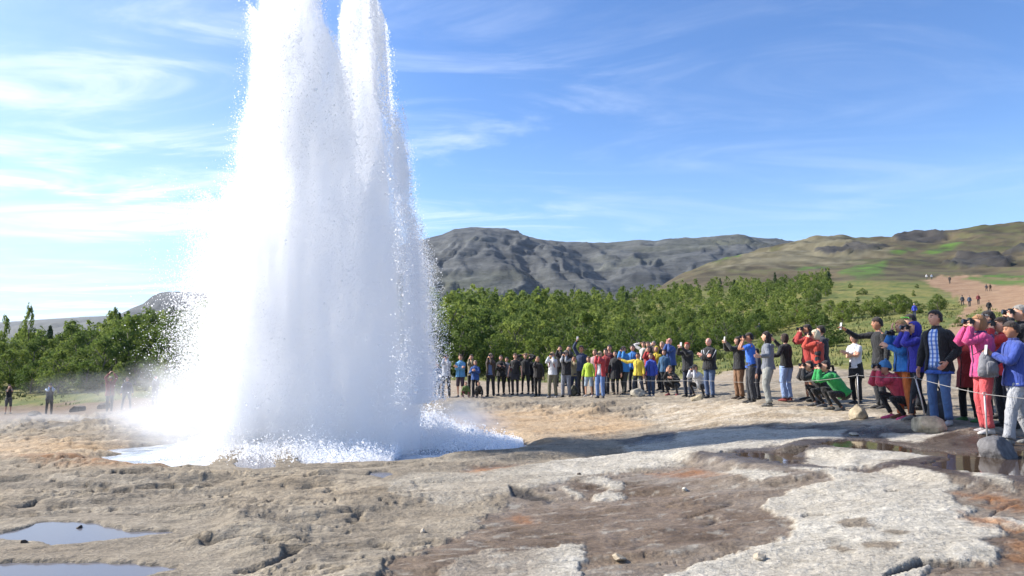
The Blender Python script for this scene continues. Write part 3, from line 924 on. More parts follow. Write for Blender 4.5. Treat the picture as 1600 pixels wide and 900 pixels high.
# splash sheets along the foot: a low tongue to the right, a broad one to the left
for n, x0, x1, y0, h in ((40000, 620, 818, .7, .42), (30000, 640, 750, 1.3, .65), (12000, 285, 420, -.2, .16), (40000, 290, 420, .5, .7), (24000, 400, 640, -1.4, .3)):
    px = rs_.uniform(x0, x1, n)
    t = (px - x0) / (x1 - x0)
    t = t if x0 > 600 else 1 - t
    if x0 == 400:
        t = np.abs(t - .5)
    x = wx_(px); y = GY + y0 + rs_.randn(n) * .55
    hh = h * (1 - t) ** .8 * (.55 + .8 * np.clip(fbm2(x * 2.2, y * 2.2, 4, seed=55) + .3, 0, 1)) + .05
    z = POOL_Z + .03 + hh * np.abs(rs_.randn(n)) * .55
    PTS.append(np.stack([x, y, z], -1)); RAD.append(np.exp(rs_.randn(n) * .5) * .0065)
PTS = np.concatenate(PTS) - GB; RAD = np.concatenate(RAD)

gw = bpy.data.materials.new('white_water'); gw.use_nodes = True
nn_, ll_ = gw.node_tree.nodes, gw.node_tree.links
nn_.clear()
d_ = nn_.new('ShaderNodeBsdfDiffuse'); d_.inputs[0].default_value = (.993, .994, .995, 1)
t_ = nn_.new('ShaderNodeBsdfTranslucent'); t_.inputs[0].default_value = (.993, .994, .995, 1)
mx = nn_.new('ShaderNodeMixShader'); mx.inputs[0].default_value = .5
o_ = nn_.new('ShaderNodeOutputMaterial')
ll_.new(d_.outputs[0], mx.inputs[1]); ll_.new(t_.outputs[0], mx.inputs[2]); ll_.new(mx.outputs[0], o_.inputs[0])


def cloud_mat(name, scale, lo, hi, d0, d1, det=4):
    jv = bpy.data.materials.new(name); jv.use_nodes = True
    n3_, l3_ = jv.node_tree.nodes, jv.node_tree.links
    n3_.clear()
    pv = n3_.new('ShaderNodeVolumePrincipled'); pv.inputs['Color'].default_value = (.9995, .9997, .9999, 1)
    pv.inputs['Anisotropy'].default_value = 0.4
    tc_ = n3_.new('ShaderNodeTexCoord'); mp_ = n3_.new('ShaderNodeMapping'); mp_.inputs['Scale'].default_value = scale
    no_ = n3_.new('ShaderNodeTexNoise'); no_.inputs['Scale'].default_value = 1.0; no_.inputs['Detail'].default_value = det; no_.inputs['Roughness'].default_value = .7
    mr_ = n3_.new('ShaderNodeMapRange'); mr_.inputs[1].default_value = lo; mr_.inputs[2].default_value = hi; mr_.inputs[3].default_value = d0; mr_.inputs[4].default_value = d1
    o3_ = n3_.new('ShaderNodeOutputMaterial')
    l3_.new(tc_.outputs['Object'], mp_.inputs[0]); l3_.new(mp_.outputs[0], no_.inputs['Vector']); l3_.new(no_.outputs[0], mr_.inputs[0]); l3_.new(mr_.outputs[0], pv.inputs['Density'])
    l3_.new(pv.outputs[0], o3_.inputs['Volume'])
    return jv


jv = cloud_mat('fine_water_cloud', (3.4, 3.4, .55), .455, .60, .12, 6.5, 6)
hv = cloud_mat('thin_water_cloud', (3.0, 3.0, .9), .40, .68, .0, 1.1)
for jm in JET_ME:
    link('water_jet', jm, geyser, [jv])
for jm in HALO_ME:
    link('water_mist', jm, geyser, [hv])

me = bpy.data.meshes.new('spray')
me.vertices.add(len(PTS)); me.vertices.foreach_set('co', PTS.astype(np.float32).ravel())
vflt(me, 'rad', RAD)
sp = link('spray', me, geyser, [gw], smooth=False)
sp['kind'] = 'stuff'
ng = bpy.data.node_groups.new('droplets', 'GeometryNodeTree')
ng.interface.new_socket('Geometry', in_out='INPUT', socket_type='NodeSocketGeometry')
ng.interface.new_socket('Geometry', in_out='OUTPUT', socket_type='NodeSocketGeometry')
gi = ng.nodes.new('NodeGroupInput'); go = ng.nodes.new('NodeGroupOutput')
mtp = ng.nodes.new('GeometryNodeMeshToPoints')
na = ng.nodes.new('GeometryNodeInputNamedAttribute'); na.data_type = 'FLOAT'; na.inputs['Name'].default_value = 'rad'
sm = ng.nodes.new('GeometryNodeSetMaterial'); sm.inputs['Material'].default_value = gw
ng.links.new(gi.outputs[0], mtp.inputs[0]); ng.links.new(na.outputs[0], mtp.inputs['Radius'])
ng.links.new(mtp.outputs[0], sm.inputs[0]); ng.links.new(sm.outputs[0], go.inputs[0])
md = sp.modifiers.new('droplets', 'NODES'); md.node_group = ng

# ------------------------------------------------------------------ steam drifting off the pool


def steam(name, loc, size, seed, dens, label, lo=.46):
    bm = bmesh.new()
    bmesh.ops.create_icosphere(bm, subdivisions=4, radius=1)
    for v_ in bm.verts:
        q = v_.co
        n = float(perlin3(np.array(q.x * 1.6), np.array(q.y * 1.6), np.array(q.z * 1.6), seed))
        v_.co = q * (1 + .3 * n)
    me = bpy.data.meshes.new(name); bm.to_mesh(me); bm.free()
    m = bpy.data.materials.new(name + '_vapour'); m.use_nodes = True
    n, l = m.node_tree.nodes, m.node_tree.links
    n.clear()
    pv = n.new('ShaderNodeVolumePrincipled'); pv.inputs['Color'].default_value = (.99, .99, .99, 1)
    tcn = n.new('ShaderNodeTexCoord'); no = n.new('ShaderNodeTexNoise'); no.inputs['Scale'].default_value = 1.9; no.inputs['Detail'].default_value = 4; no.inputs['Distortion'].default_value = .5
    no.noise_dimensions = '4D'; no.inputs['W'].default_value = seed
    ln = n.new('ShaderNodeVectorMath'); ln.operation = 'LENGTH'
    fall = n.new('ShaderNodeMapRange'); fall.interpolation_type = 'SMOOTHSTEP'
    for i, v_ in ((1, 1.0), (2, .15), (3, 0), (4, 1)):
        fall.inputs[i].default_value = v_
    mr = n.new('ShaderNodeMapRange')
    for i, v_ in ((1, lo), (2, .75), (3, 0), (4, dens)):
        mr.inputs[i].default_value = v_
    mu = n.new('ShaderNodeMath'); mu.operation = 'MULTIPLY'
    o = n.new('ShaderNodeOutputMaterial')
    l.new(tcn.outputs['Object'], no.inputs['Vector']); l.new(tcn.outputs['Object'], ln.inputs[0]); l.new(ln.outputs['Value'], fall.inputs[0])
    l.new(no.outputs[0], mr.inputs[0]); l.new(mr.outputs[0], mu.inputs[0]); l.new(fall.outputs[0], mu.inputs[1]); l.new(mu.outputs[0], pv.inputs['Density']); l.new(pv.outputs[0], o.inputs['Volume'])
    ob = link(name, me, None, [m])
    ob.location = loc; ob.scale = size
    return tag(ob, label, 'steam', kind='stuff')


p = at(285, 640, 14.6)
steam('steam', p, (1.9, 1.7, 1.25), 3, 1.8, 'white steam billowing left of the geyser column over the pool', .40)
p = at(190, 622, 21)
steam('steam', p, (3.6, 2.6, 1.0), 5, .32, 'thin steam drifting over the rocks in front of the far left visitors', .42)
p = at(90, 662, 20)
steam('steam', p, (4.4, 2.6, .6), 8, .55, 'faint low steam lying over the rocks at the far left', .42)
p = at(400, 690, 13.4)
steam('steam', p, (2.9, 1.3, .55), 15, 1.6, 'low steam lying along the near rim of the geyser pool', .40)
p = at(700, 660, 14.8)
steam('steam', p, (1.6, 1.3, .65), 11, 2.2, 'low white mist over the splash right of the geyser column', .40)
# ------------------------------------------------------------------ trees
def leaf_mat(name, a, b, trans=.5):
    m = Mat(name, Roughness=.75)
    t = m.attr('tint'); oi = m.new('ShaderNodeObjectInfo')
    f = m.math('ADD', m.math('MULTIPLY', t.outputs['Fac'], .65), m.math('MULTIPLY', oi.outputs['Random'], .35))
    c = m.mixc(f, a, b)
    m.to(c, 'Base Color')
    m.b.inputs['Specular IOR Level'].default_value = .25
    tr = m.new('ShaderNodeBsdfTranslucent'); mx = m.new('ShaderNodeMixShader'); mx.inputs[0].default_value = trans
    m.l.new(c, tr.inputs[0]); m.l.new(m.b.outputs[0], mx.inputs[1]); m.l.new(tr.outputs[0], mx.inputs[2]); m.l.new(mx.outputs[0], m.out.inputs[0])
    return m.m


LEAF = {'light': leaf_mat('birch_leaves', (.12, .18, .036), (.28, .33, .076)),
        'mid': leaf_mat('willow_leaves', (.068, .118, .028), (.165, .215, .05)),
        'dark': leaf_mat('spruce_needles', (.035, .062, .024), (.07, .105, .04), .25)}
bark = Mat('bark', Roughness=.9)
bark.to(bark.mixc(bark.noise(9, 4, .6, bark.obj()), (.07, .055, .04), (.24, .21, .18)), 'Base Color')
rt = np.random.RandomState(77)


def leaf_quads(cent, size, out_dir, rnd):
    """one rhombic leaf clump card per centre"""
    n = len(cent)
    nrm = rnd.randn(n, 3) * .6 + out_dir * .9
    nrm /= np.linalg.norm(nrm, axis=1, keepdims=True) + 1e-9
    a = np.cross(nrm, rnd.randn(n, 3)); a /= np.linalg.norm(a, axis=1, keepdims=True) + 1e-9
    b = np.cross(nrm, a)
    s = (size * rnd.uniform(.6, 1.35, n))[:, None]
    return np.stack([cent + a * s, cent + b * s * .55, cent - a * s, cent - b * s * .55], 1).reshape(-1, 3)


def crown_points(kind, n, rnd):
    """leaf positions in a tree of height 1"""
    if kind == 'dark':
        t = rnd.rand(n) ** .8
        z = .06 + t * .94
        tier = .72 + .28 * np.abs(np.sin(z * 34 + rnd.rand() * 6))
        rad = .27 * (1 - t) ** .85 * tier + .012
        th = rnd.rand(n) * 6.283
        k = np.floor(th / .8) + np.floor(z * 11) * 7
        rad *= .75 + .4 * np.modf(np.abs(np.sin(k * 12.9898) * 43758.5))[0]
        rr = rad * rnd.rand(n) ** .4
        p = np.stack([rr * np.cos(th), rr * np.sin(th), z - rr * .35], -1)
        return p, np.stack([np.cos(th), np.sin(th), .35 + 0 * th], -1)
    nc = 26 if kind == 'light' else 34
    ct = rnd.rand(nc)
    cz = .12 + .84 * ct
    prof = np.sin(np.clip(.16 + ct * .84, 0, 1) * math.pi) ** .75 * (.34 if kind == 'light' else .44) * (1 - .35 * ct)
    th = np.arange(nc) * 2.399 + rnd.rand(nc) * .8
    cr = prof * np.sqrt(rnd.uniform(.12, 1.0, nc))
    C_ = np.stack([cr * np.cos(th), cr * np.sin(th), cz], -1)
    R_ = rnd.uniform(.05, .17, nc) * (1.15 - .6 * ct)
    i = rnd.choice(nc, n, p=R_ ** 2 / (R_ ** 2).sum())
    d = rnd.randn(n, 3); d /= np.linalg.norm(d, axis=1, keepdims=True)
    d[:, 2] *= 1.15
    p = C_[i] + d * (R_[i] * rnd.rand(n) ** .33)[:, None]
    p[:, 2] = np.maximum(p[:, 2], .02)
    return p, d


def crown_mesh(name, kind, n, size, rnd):
    p, d = crown_points(kind, n, rnd)
    V = leaf_quads(p, size, d, rnd)
    me = tri_soup(name, V, 4)
    vflt(me, 'tint', np.repeat(np.clip(rnd.rand(n) * .8 + .2 * perlin3(p[:, 0] * 6, p[:, 1] * 6, p[:, 2] * 6, 3), 0, 1), 4))
    me.materials.append(LEAF[kind])
    return me


def tube_into(bm, pts, radii, n=6):
    pts = [Vector(p) for p in pts]
    rings = []
    for i, p in enumerate(pts):
        t = (pts[min(i + 1, len(pts) - 1)] - pts[max(i - 1, 0)]).normalized()
        a = t.cross(Vector((.31, .95, .05))).normalized(); b = t.cross(a)
        rings.append([bm.verts.new(p + (a * math.cos(6.2832 * k / n) + b * math.sin(6.2832 * k / n)) * radii[i]) for k in range(n)])
    for r0, r1 in zip(rings, rings[1:]):
        for k in range(n):
            bm.faces.new((r0[k], r0[(k + 1) % n], r1[(k + 1) % n], r1[k]))
    bm.faces.new(rings[0][::-1]); bm.faces.new(rings[-1])


def trunk_mesh(kind, rnd):
    bm = bmesh.new()
    h = .97 if kind == 'dark' else .8
    pts = [(rnd.randn() * .012 * i, rnd.randn() * .012 * i, -.05 + (h + .05) * i / 5) for i in range(6)]
    tube_into(bm, pts, [.024, .02, .016, .012, .008, .003])
    if kind != 'dark':
        for k in range(6):
            z = .12 + .1 * k
            a = k * 2.4 + rnd.rand()
            L = .26 * (1 - .09 * k)
            tube_into(bm, [(0, 0, z), (L * .5 * math.cos(a), L * .5 * math.sin(a), z + L * .6), (L * math.cos(a), L * math.sin(a), z + L * 1.25)], [.011, .007, .003], 5)
    me = bpy.data.meshes.new('trunk')
    bm.to_mesh(me); bm.free()
    me.materials.append(bark.m); me.shade_smooth()
    return me


KINDS_ = {}
for kd, nv_, nq, sz in (('light', 7, 2100, .026), ('mid', 7, 2100, .028), ('dark', 3, 1300, .03)):
    KINDS_[kd] = [(crown_mesh('crown', kd, nq, sz, rt), trunk_mesh(kd, rt)) for _ in range(nv_)]

LOOK_ = {'light': 'light green birch', 'mid': 'mid green bush', 'dark': 'dark conifer'}
MARKS_L = [(-60, 'at the far left edge'), (22, 'behind the far left visitor in shorts'), (55, 'between the two far left visitors'), (90, 'behind the dark vest on the far left'), (132, 'left of the red jacketed visitor'),
           (178, 'behind the red jacketed visitor'), (212, 'behind the navy visitor left of the geyser'), (250, 'behind the visitor veiled in steam'), (300, 'beside the left flank of the geyser')]
MARKS_F = [(655, 'beside the right flank of the geyser'), (690, 'behind the white sweater in the spray'), (722, 'behind the light blue jacket and shorts'), (745, 'behind the short blue jacket'), (768, 'behind the brown open jacket'), (795, 'behind the grey vest'),
           (818, 'behind the black T-shirt'), (842, 'behind the brown sweater'), (865, 'behind the red backpack straps'), (888, 'behind the black vest'), (909, 'behind the raised phone'), (925, 'behind the lime green top'), (945, 'behind the open red jacket'), (965, 'behind the long black coat'),
           (985, 'behind the sky blue jacket'), (1005, 'behind the yellow jacket'), (1025, 'behind the yellow hood'), (1048, 'behind the bald blue jacket'), (1073, 'behind the red haired person'), (1107, 'behind the striped black jacket'), (1140, 'behind the brown trousers'), (1175, 'behind the blue T-shirt'),
           (1215, 'behind the grey hoodie'), (1262, 'behind the orange red jacket'), (1300, 'behind the bright green jacket'), (1336, 'behind the white T-shirt'), (1372, 'behind the black shirt'), (1415, 'behind the orange trousers'), (1463, 'behind the open black jacket'), (1510, 'behind the pink jacket'), (1560, 'behind the red and black jacket')]


def tree_label(px, dep, h, kind, where):
    m = MARKS_L if where == 'left' else MARKS_F
    place = min(m, key=lambda q: abs(q[0] - px))[1]
    if where == 'meadow':
        lk = {'light': 'light green shrub', 'mid': 'mid green shrub', 'dark': 'dark green shrub'}[kind]
        return ('low ' if h < 1.6 else ('tall ' if h > 3.0 else '')) + lk + ' on the meadow ' + place
    lo, hi = (4.2, 5.6) if kind != 'dark' else (5.0, 7.0)
    sz = 'low ' if h < lo else ('tall ' if h > hi else '')
    row = ', front row, ' if dep < 6 else (', second row, ' if dep < 14 else (', further back, ' if dep < 32 else ', up the slope, '))
    return sz + LOOK_[kind] + row + place


CATS_ = {'light': 'birch_tree', 'mid': 'bush_tree', 'dark': 'conifer_tree'}


def plant_tree(x, y, h, kind, where, wide=1.0, dep=0):
    cr, tr = KINDS_[kind][rt.randint(len(KINDS_[kind]))]
    z = float(gz(x, y))
    o = empty('shrub' if where == 'meadow' and kind != 'dark' else CATS_[kind], (x, y, z - .05), rt.rand() * 6.28)
    w = h * wide * rt.uniform(.9, 1.15)
    o.scale = (w, w, h)
    tag(o, tree_label(CX + x / y * FPX, dep, h, kind, where), 'shrub' if where == 'meadow' else 'tree', {'left': 'trees of the wood left of the geyser', 'front': 'trees at the front edge of the wood', 'slope': 'trees up the wooded slope', 'meadow': 'shrubs on the meadow'}[where])
    for nm, me_ in (('crown', cr), ('trunk', tr)):
        c = bpy.data.objects.new(nm, me_); COL.objects.link(c); c.parent = o
    return o


def front_Y(px):
    return np.interp(px, [-200, 0, 150, 300, 500, 660, 800, 900, 1000, 1060, 1130, 1180, 1250, 1300], [60, 58, 55, 54, 52, 46.5, 47.5, 49, 52, 57, 66, 78, 110, 150])


def back_Y(px):
    return np.interp(px, [-200, 300, 660, 800, 1000, 1250, 1300], [118, 125, 150, 160, 185, 235, 235])


spots = []
cell = {}


def free(x, y, d):
    k = (int(x // 6), int(y // 6))
    for i in range(k[0] - 1, k[0] + 2):
        for j in range(k[1] - 1, k[1] + 2):
            for q in cell.get((i, j), ()):
                if (q[0] - x) ** 2 + (q[1] - y) ** 2 < d * d:
                    return False
    cell.setdefault(k, []).append((x, y))
    return True


for _ in range(16000):
    px = rt.uniform(-170, 1300)
    f, b = front_Y(px), back_Y(px)
    Y = f + (b - f) * rt.rand() ** 1.2
    x = (px - 800) / 1100 * Y
    if not free(x, Y, 1.75 + .011 * Y):
        continue
    spots.append((px, x, Y, (Y - f)))
spots.sort(key=lambda s: s[2] * (1 if s[3] > 7 else .5))
rest_p, rest_k, rest_h = [], [], []
n_ind = 0
for px, x, Y, dep in spots:
    left = px < 560
    back = dep > 55 if not left else dep > 30
    pd = .05 if left and dep > 14 else (.10 if px > 1080 and Y > 175 else (.02 if dep > 80 else .004))
    r_ = rt.rand()
    kind = 'dark' if r_ < pd else ('light' if r_ < pd + (.5 if dep < 60 else .35) else 'mid')
    big = np.interp(px, [-200, 0, 250, 660, 760, 900, 1000, 1100, 1300], [3.7, 3.8, 4.7, 5.8, 5.1, 3.9, 3.5, 3.2, 3.0])
    h = big * rt.uniform(.6, 1.22) * (.75 if dep < 2.5 else 1)
    if kind == 'dark':
        h *= rt.uniform(.9, 1.15)
    hidden = 330 < px < 640
    if n_ind < 226 and not hidden and dep < 60:
        plant_tree(x, Y, h, kind, 'left' if left else ('front' if dep < 14 else 'slope'), 1.05 if kind != 'dark' else 1.0, dep)
        n_ind += 1
    elif not (hidden and dep > 25):
        rest_p.append((x, Y)); rest_k.append(kind); rest_h.append(h)
# slim tall conifers on the left skyline, a bush or two by the path, the shrub row of the meadow
for px, top, Y in ((10, 490, 70), (48, 478, 72), (180, 480, 92)):
    p = at(px, top, Y)
    plant_tree(p[0], Y, p[2] - float(gz(p[0], Y)) + .2, 'light', 'left', .34, 20)
nm_ = 0
while nm_ < 36:
    if nm_ < 22:
        px = rt.uniform(1165, 1475); Y = rt.uniform(86, 104) + (1475 - px) * .01; h = rt.uniform(1.6, 3.2) * np.interp(px, [1165, 1300, 1475], [1.1, 1.0, .8])
    else:
        px = rt.uniform(1290, 1440); Y = rt.uniform(70, 165); h = rt.uniform(.8, 1.9)
    x = (px - 800) / 1100 * Y
    if free(x, Y, 1.6):
        plant_tree(x, Y, h, 'mid' if rt.rand() < .45 else 'light', 'meadow', rt.uniform(1.05, 1.5))
        nm_ += 1
for px, Y, h in ((1283, 52, 2.5), (1262, 55, 1.9), (1300, 56, 2.0), (1072, 46, 1.0), (1055, 48, .9), (1190, 60, 1.2), (1120, 52, 1.1), (1150, 49, 1.3), (1500, 62, .9), (1545, 62, 1.0), (1575, 58, .8)):
    plant_tree((px - 800) / 1100 * Y, Y, h, 'mid' if px > 1200 else 'light', 'meadow', 1.4)

# everything further back in the wood reads as one mass
VV, TT, MI = [], [], []
rp = np.array(rest_p); rz_ = gz(rp[:, 0], rp[:, 1])
for (x, y), z, kd, h in zip(rest_p, rz_, rest_k, rest_h):
    n = 420 if y < 130 else 260
    p, d = crown_points(kd, n, rt)
    p = p * np.array([h * 1.08, h * 1.08, h]) + np.array([x, y, z - .05])
    VV.append(leaf_quads(p, h * (.054 if n > 300 else .066), d, rt)); TT.append(np.repeat(np.clip(rt.rand() * .5 + rt.rand(n) * .6, 0, 1), 4)); MI.append(np.full(n, ('light', 'mid', 'dark').index(kd)))
me = tri_soup('woodland', np.concatenate(VV), 4)
vflt(me, 'tint', np.concatenate(TT))
for kd in ('light', 'mid', 'dark'):
    me.materials.append(LEAF[kd])
me.polygons.foreach_set('material_index', np.concatenate(MI).astype(np.int32))
o = bpy.data.objects.new('woodland', me); COL.objects.link(o)
tag(o, 'dense green wood filling the slope behind the front trees', 'woodland', kind='stuff')
print('trees', n_ind, 'rest', len(rest_p))

# ------------------------------------------------------------------ tufts of grass on the meadow
ng_ = 52000
ra = np.sqrt(rt.uniform(24 ** 2, 130 ** 2, ng_ * 2)); an_ = rt.uniform(A0, A1, ng_ * 2)
gx, gy = ra * np.sin(an_), ra * np.cos(an_)
zz, _, _, gg, uu, _ = ground_sheet(gx, gy)
kp = (gg > .35) & (rt.rand(len(gx)) < np.clip(.35 + 1.6 * fbm2(gx * .25, gy * .18, 4, seed=301), .06, 1)) & ((gy < front_Y(uu) + 8) | (uu > 1150))
gx, gy, zz = gx[kp], gy[kp], zz[kp]
n = len(gx)
th = rt.rand(n, 3) * 6.283
hh = np.exp(rt.randn(n) * .4) * .12
VV = []
for j in range(3):
    dx, dy = np.cos(th[:, j]), np.sin(th[:, j])
    w = hh * .36
    ox, oy = rt.randn(n) * .12, rt.randn(n) * .12
    VV.append(np.stack([np.stack([gx + ox - dx * w, gy + oy - dy * w, zz - .03], -1), np.stack([gx + ox + dx * w, gy + oy + dy * w, zz - .03], -1), np.stack([gx + ox + dy * w * .9, gy + oy - dx * w * .9, zz + hh * rt.uniform(.6, 1.2, n)], -1)], 1))
VV = np.stack(VV, 1).reshape(-1, 3)
me = tri_soup('grass', VV, 3)
vflt(me, 'tint', np.repeat(rt.rand(n) * .7 + .3 * rt.rand(n), 9))
gmt = Mat('grass_blades', Roughness=.8)
gmt.to(gmt.mixc(gmt.attr('tint').outputs['Fac'], (.115, .135, .034), (.18, .175, .05)), 'Base Color')
me.materials.append(gmt.m)
o = bpy.data.objects.new('grass', me); COL.objects.link(o)
tag(o, 'tufts of rough yellow green grass across the meadow', 'grass', kind='stuff')
# ------------------------------------------------------------------ visitors
def lin(h):
    h = h.lstrip('#')
    return tuple((((int(h[i:i + 2], 16) / 255) + .055) / 1.055) ** 2.4 if int(h[i:i + 2], 16) > 10 else int(h[i:i + 2], 16) / 255 / 12.92 for i in (0, 2, 4))


_fab = {}


def fabric(hexc, rough=.85, scale=60):
    k = (hexc, rough)
    if k not in _fab:
        m = Mat('fabric_' + hexc, Roughness=rough)
        c = lin(hexc)
        g_ = sum(c) / 3
        c = tuple(max((v_ * .94 + g_ * .06) * .84, .009) for v_ in c)
        P_ = m.obj()
        n = m.noise(7, 4, .6, P_)
        m.to(m.mixc(n, tuple(v_ * .62 for v_ in c), tuple(min(v_ * 1.3, .85) for v_ in c)), 'Base Color')
        m.b.inputs['Sheen Weight'].default_value = .15
        mpn = m.new('ShaderNodeMapping'); mpn.inputs['Scale'].default_value = (9, 9, 4.5); m.l.new(P_, mpn.inputs[0])
        m.bump(m.math('ADD', m.noise(1.0, 5, .55, mpn.outputs[0], 1.6), m.math('MULTIPLY', m.noise(130, 2, .5, P_), .08)), 1.0, .05)
        _fab[k] = m.m
    return _fab[k]


def plaid(hexa, hexb, hexc):
    m = Mat('plaid_shirt', Roughness=.85)
    s = m.new('ShaderNodeSeparateXYZ'); m.l.new(m.obj(), s.inputs[0])
    wx = m.math('FRACT', m.math('MULTIPLY', s.outputs[0], 15)); wz = m.math('FRACT', m.math('MULTIPLY', s.outputs[2], 15))
    c = m.mixc(m.math('GREATER_THAN', wx, .55), lin(hexa), lin(hexb))
    m.to(m.mixc(m.math('MULTIPLY', m.math('GREATER_THAN', wz, .6), .6), c, lin(hexc)), 'Base Color')
    return m.m


SKIN = {}
for nm, hx in (('fair', 'd8a588'), ('tan', 'b98263'), ('rosy', 'dba08c'), ('brown', '8a5c41')):
    m = Mat('skin_' + nm, Roughness=.55)
    c = lin(hx)
    m.to(m.mixc(m.noise(14, 3, .5, m.obj()), tuple(v_ * .86 for v_ in c), c), 'Base Color')
    m.b.inputs['Subsurface Weight'].default_value = .08
    m.b.inputs['Subsurface Radius'].default_value = (.02, .008, .004)
    SKIN[nm] = m.m
EYE = Mat('eye', Roughness=.2, Base_Color=(.03, .022, .018, 1)).m
LIP = Mat('lips', Roughness=.5, Base_Color=(.34, .12, .10, 1)).m
BLACKP = Mat('black_plastic', Roughness=.4, Base_Color=(.014, .014, .015, 1)).m
GLASSY = Mat('lens_glass', Roughness=.08, Base_Color=(.02, .022, .03, 1)).m
SILVER = Mat('silver_plastic', Roughness=.35, Base_Color=(.5, .5, .5, 1)).m

V3 = lambda *a: np.array(a, float)
nrm = lambda a: a / (np.linalg.norm(a) + 1e-9)
rp_ = np.random.RandomState(5)


class MB:
    """collects lofted shapes into one mesh"""
    def __init__(s):
        s.v, s.f, s.m = [], [], []
        s.n = 0

    def rings(s, R_, cap0=True, cap1=True, closed=True, mat=0):
        """R_: list of (k,3) rings"""
        k = len(R_[0]); b = s.n
        for r in R_:
            s.v.append(np.asarray(r, float))
        s.n += k * len(R_)
        for i in range(len(R_) - 1):
            for j in range(k if closed else k - 1):
                j2 = (j + 1) % k
                s.f.append((b + i * k + j, b + i * k + j2, b + (i + 1) * k + j2, b + (i + 1) * k + j)); s.m.append(mat)
        if closed and cap0:
            s.f.append(tuple(b + j for j in range(k))[::-1]); s.m.append(mat)
        if closed and cap1:
            s.f.append(tuple(b + (len(R_) - 1) * k + j for j in range(k))); s.m.append(mat)

    def tube(s, pts, rad, n=10, side=None, wr=0.0, cap=True, mat=0, seed=0):
        pts = [np.asarray(p, float) for p in pts]
        side = V3(1, 0, 0) if side is None else side
        R_ = []
        for i, p in enumerate(pts):
            t = nrm(pts[min(i + 1, len(pts) - 1)] - pts[max(i - 1, 0)])
            a = side - t * (side @ t)
            if np.linalg.norm(a) < .15:
                a = V3(0, 1, 0) - t * t[1]
            a = nrm(a); b = np.cross(t, a)
            r = rad[i]
            rx, ry = r if isinstance(r, tuple) else (r, r)
            th = np.arange(n) * 2 * math.pi / n
            w = 1.0
            if wr:
                w = 1 + wr * (1.2 * perlin2(th * 1.3 + seed * 3.1, np.full(n, i * .83 + seed * 7.7), 3) + .9 * math.sin(i * 2.4 + seed) * np.cos(th * 2 + i))
            R_.append(p + (np.cos(th) * rx * w)[:, None] * a + (np.sin(th) * ry * w)[:, None] * b)
        s.rings(R_, cap, cap, mat=mat)

    def build(s, name, parent, mats, subd=0):
        me = bpy.data.meshes.new(name)
        me.from_pydata(np.concatenate(s.v).tolist(), [], s.f)
        me.polygons.foreach_set('material_index', np.array(s.m, np.int32))
        bm = bmesh.new(); bm.from_mesh(me)
        bmesh.ops.delete(bm, geom=[v_ for v_ in bm.verts if not v_.link_faces], context='VERTS')
        bmesh.ops.recalc_face_normals(bm, faces=bm.faces[:])
        bm.to_mesh(me); bm.free()
        return link(name, me, parent, mats)


def ik(a, t, l1, l2, pole):
    d = t - a; L = np.linalg.norm(d)
    if L > (l1 + l2) * .995:
        t = a + d / L * (l1 + l2) * .995; d = t - a; L = np.linalg.norm(d)
    x = (l1 * l1 - l2 * l2 + L * L) / (2 * L)
    h = math.sqrt(max(l1 * l1 - x * x, 0))
    u = d / L
    p = pole - u * (pole @ u)
    return a + u * x + nrm(p) * h, t


def lerp(a, b, t):
    return a + (b - a) * t


def sample(path, ts):
    """points along a poly-line given as joints, t in joint units"""
    out = []
    for t in ts:
        i = min(int(t), len(path) - 2)
        out.append(lerp(path[i], path[i + 1], t - i))
    return out


def head_shape(mb, c, F, U, R_, k, skin=0, eye=1, lip=2, brow=3, seg=22, rg=18):
    """a head with brow, nose, eyes, mouth, chin and ears; F forward, U up, R_ sideways"""
    b = mb.n
    vv = []
    for i in range(rg + 1):
        ph_ = math.pi * i / rg
        for j in range(seg):
            th = 2 * math.pi * j / seg
            d = V3(math.sin(ph_) * math.sin(th), math.sin(ph_) * math.cos(th), math.cos(ph_))   # x side, y forward, z up
            jaw = max(0, -d[2])
            x = .076 * d[0] * (1 - .30 * jaw ** 1.3); y = .094 * d[1] * (1 - .12 * jaw); z = .116 * d[2]
            y += .010 * jaw * (d[1] > 0)
            g = lambda px, pz, w, hgt: math.exp(-((d[0] - px) / w) ** 2 - ((d[2] - pz) / hgt) ** 2) * (d[1] > 0)
            y += .024 * g(0, -.14, .11, .17) + .010 * g(0, -.85, .3, .18) + .006 * g(0, .30, .55, .12) - .008 * (g(.38, .10, .17, .13) + g(-.38, .10, .17, .13)) + .005 * g(0, -.47, .22, .08)
            ear = math.exp(-((d[1] + .05) / .2) ** 2 - ((d[2] - .0) / .28) ** 2)
            x += math.copysign(.016 * ear, d[0]) if abs(d[0]) > .5 else 0
            vv.append(c + k * (x * R_ + y * F + z * U))
    mb.v.append(np.array(vv)); mb.n += len(vv)
    for i in range(rg):
        for j in range(seg):
            j2 = (j + 1) % seg
            pm, tm = math.pi * (i + .5) / rg, 2 * math.pi * (j + .5) / seg
            d = (math.sin(pm) * math.sin(tm), math.sin(pm) * math.cos(tm), math.cos(pm))
            mt = skin
            if d[1] > 0:
                if abs(abs(d[0]) - .38) < .13 and abs(d[2] - .09) < .065:  # eye and brow patches oversized, so they also paint in the socket shade
                    mt = eye
                elif abs(abs(d[0]) - .38) < .22 and abs(d[2] - .26) < .065:
                    mt = brow
                elif abs(d[0]) < .24 and abs(d[2] + .50) < .06:
                    mt = lip
            if i == 0:
                if j % 2 == 0:
                    pass
            mb.f.append((b + i * seg + j, b + i * seg + j2, b + (i + 1) * seg + j2, b + (i + 1) * seg + j)); mb.m.append(mt)


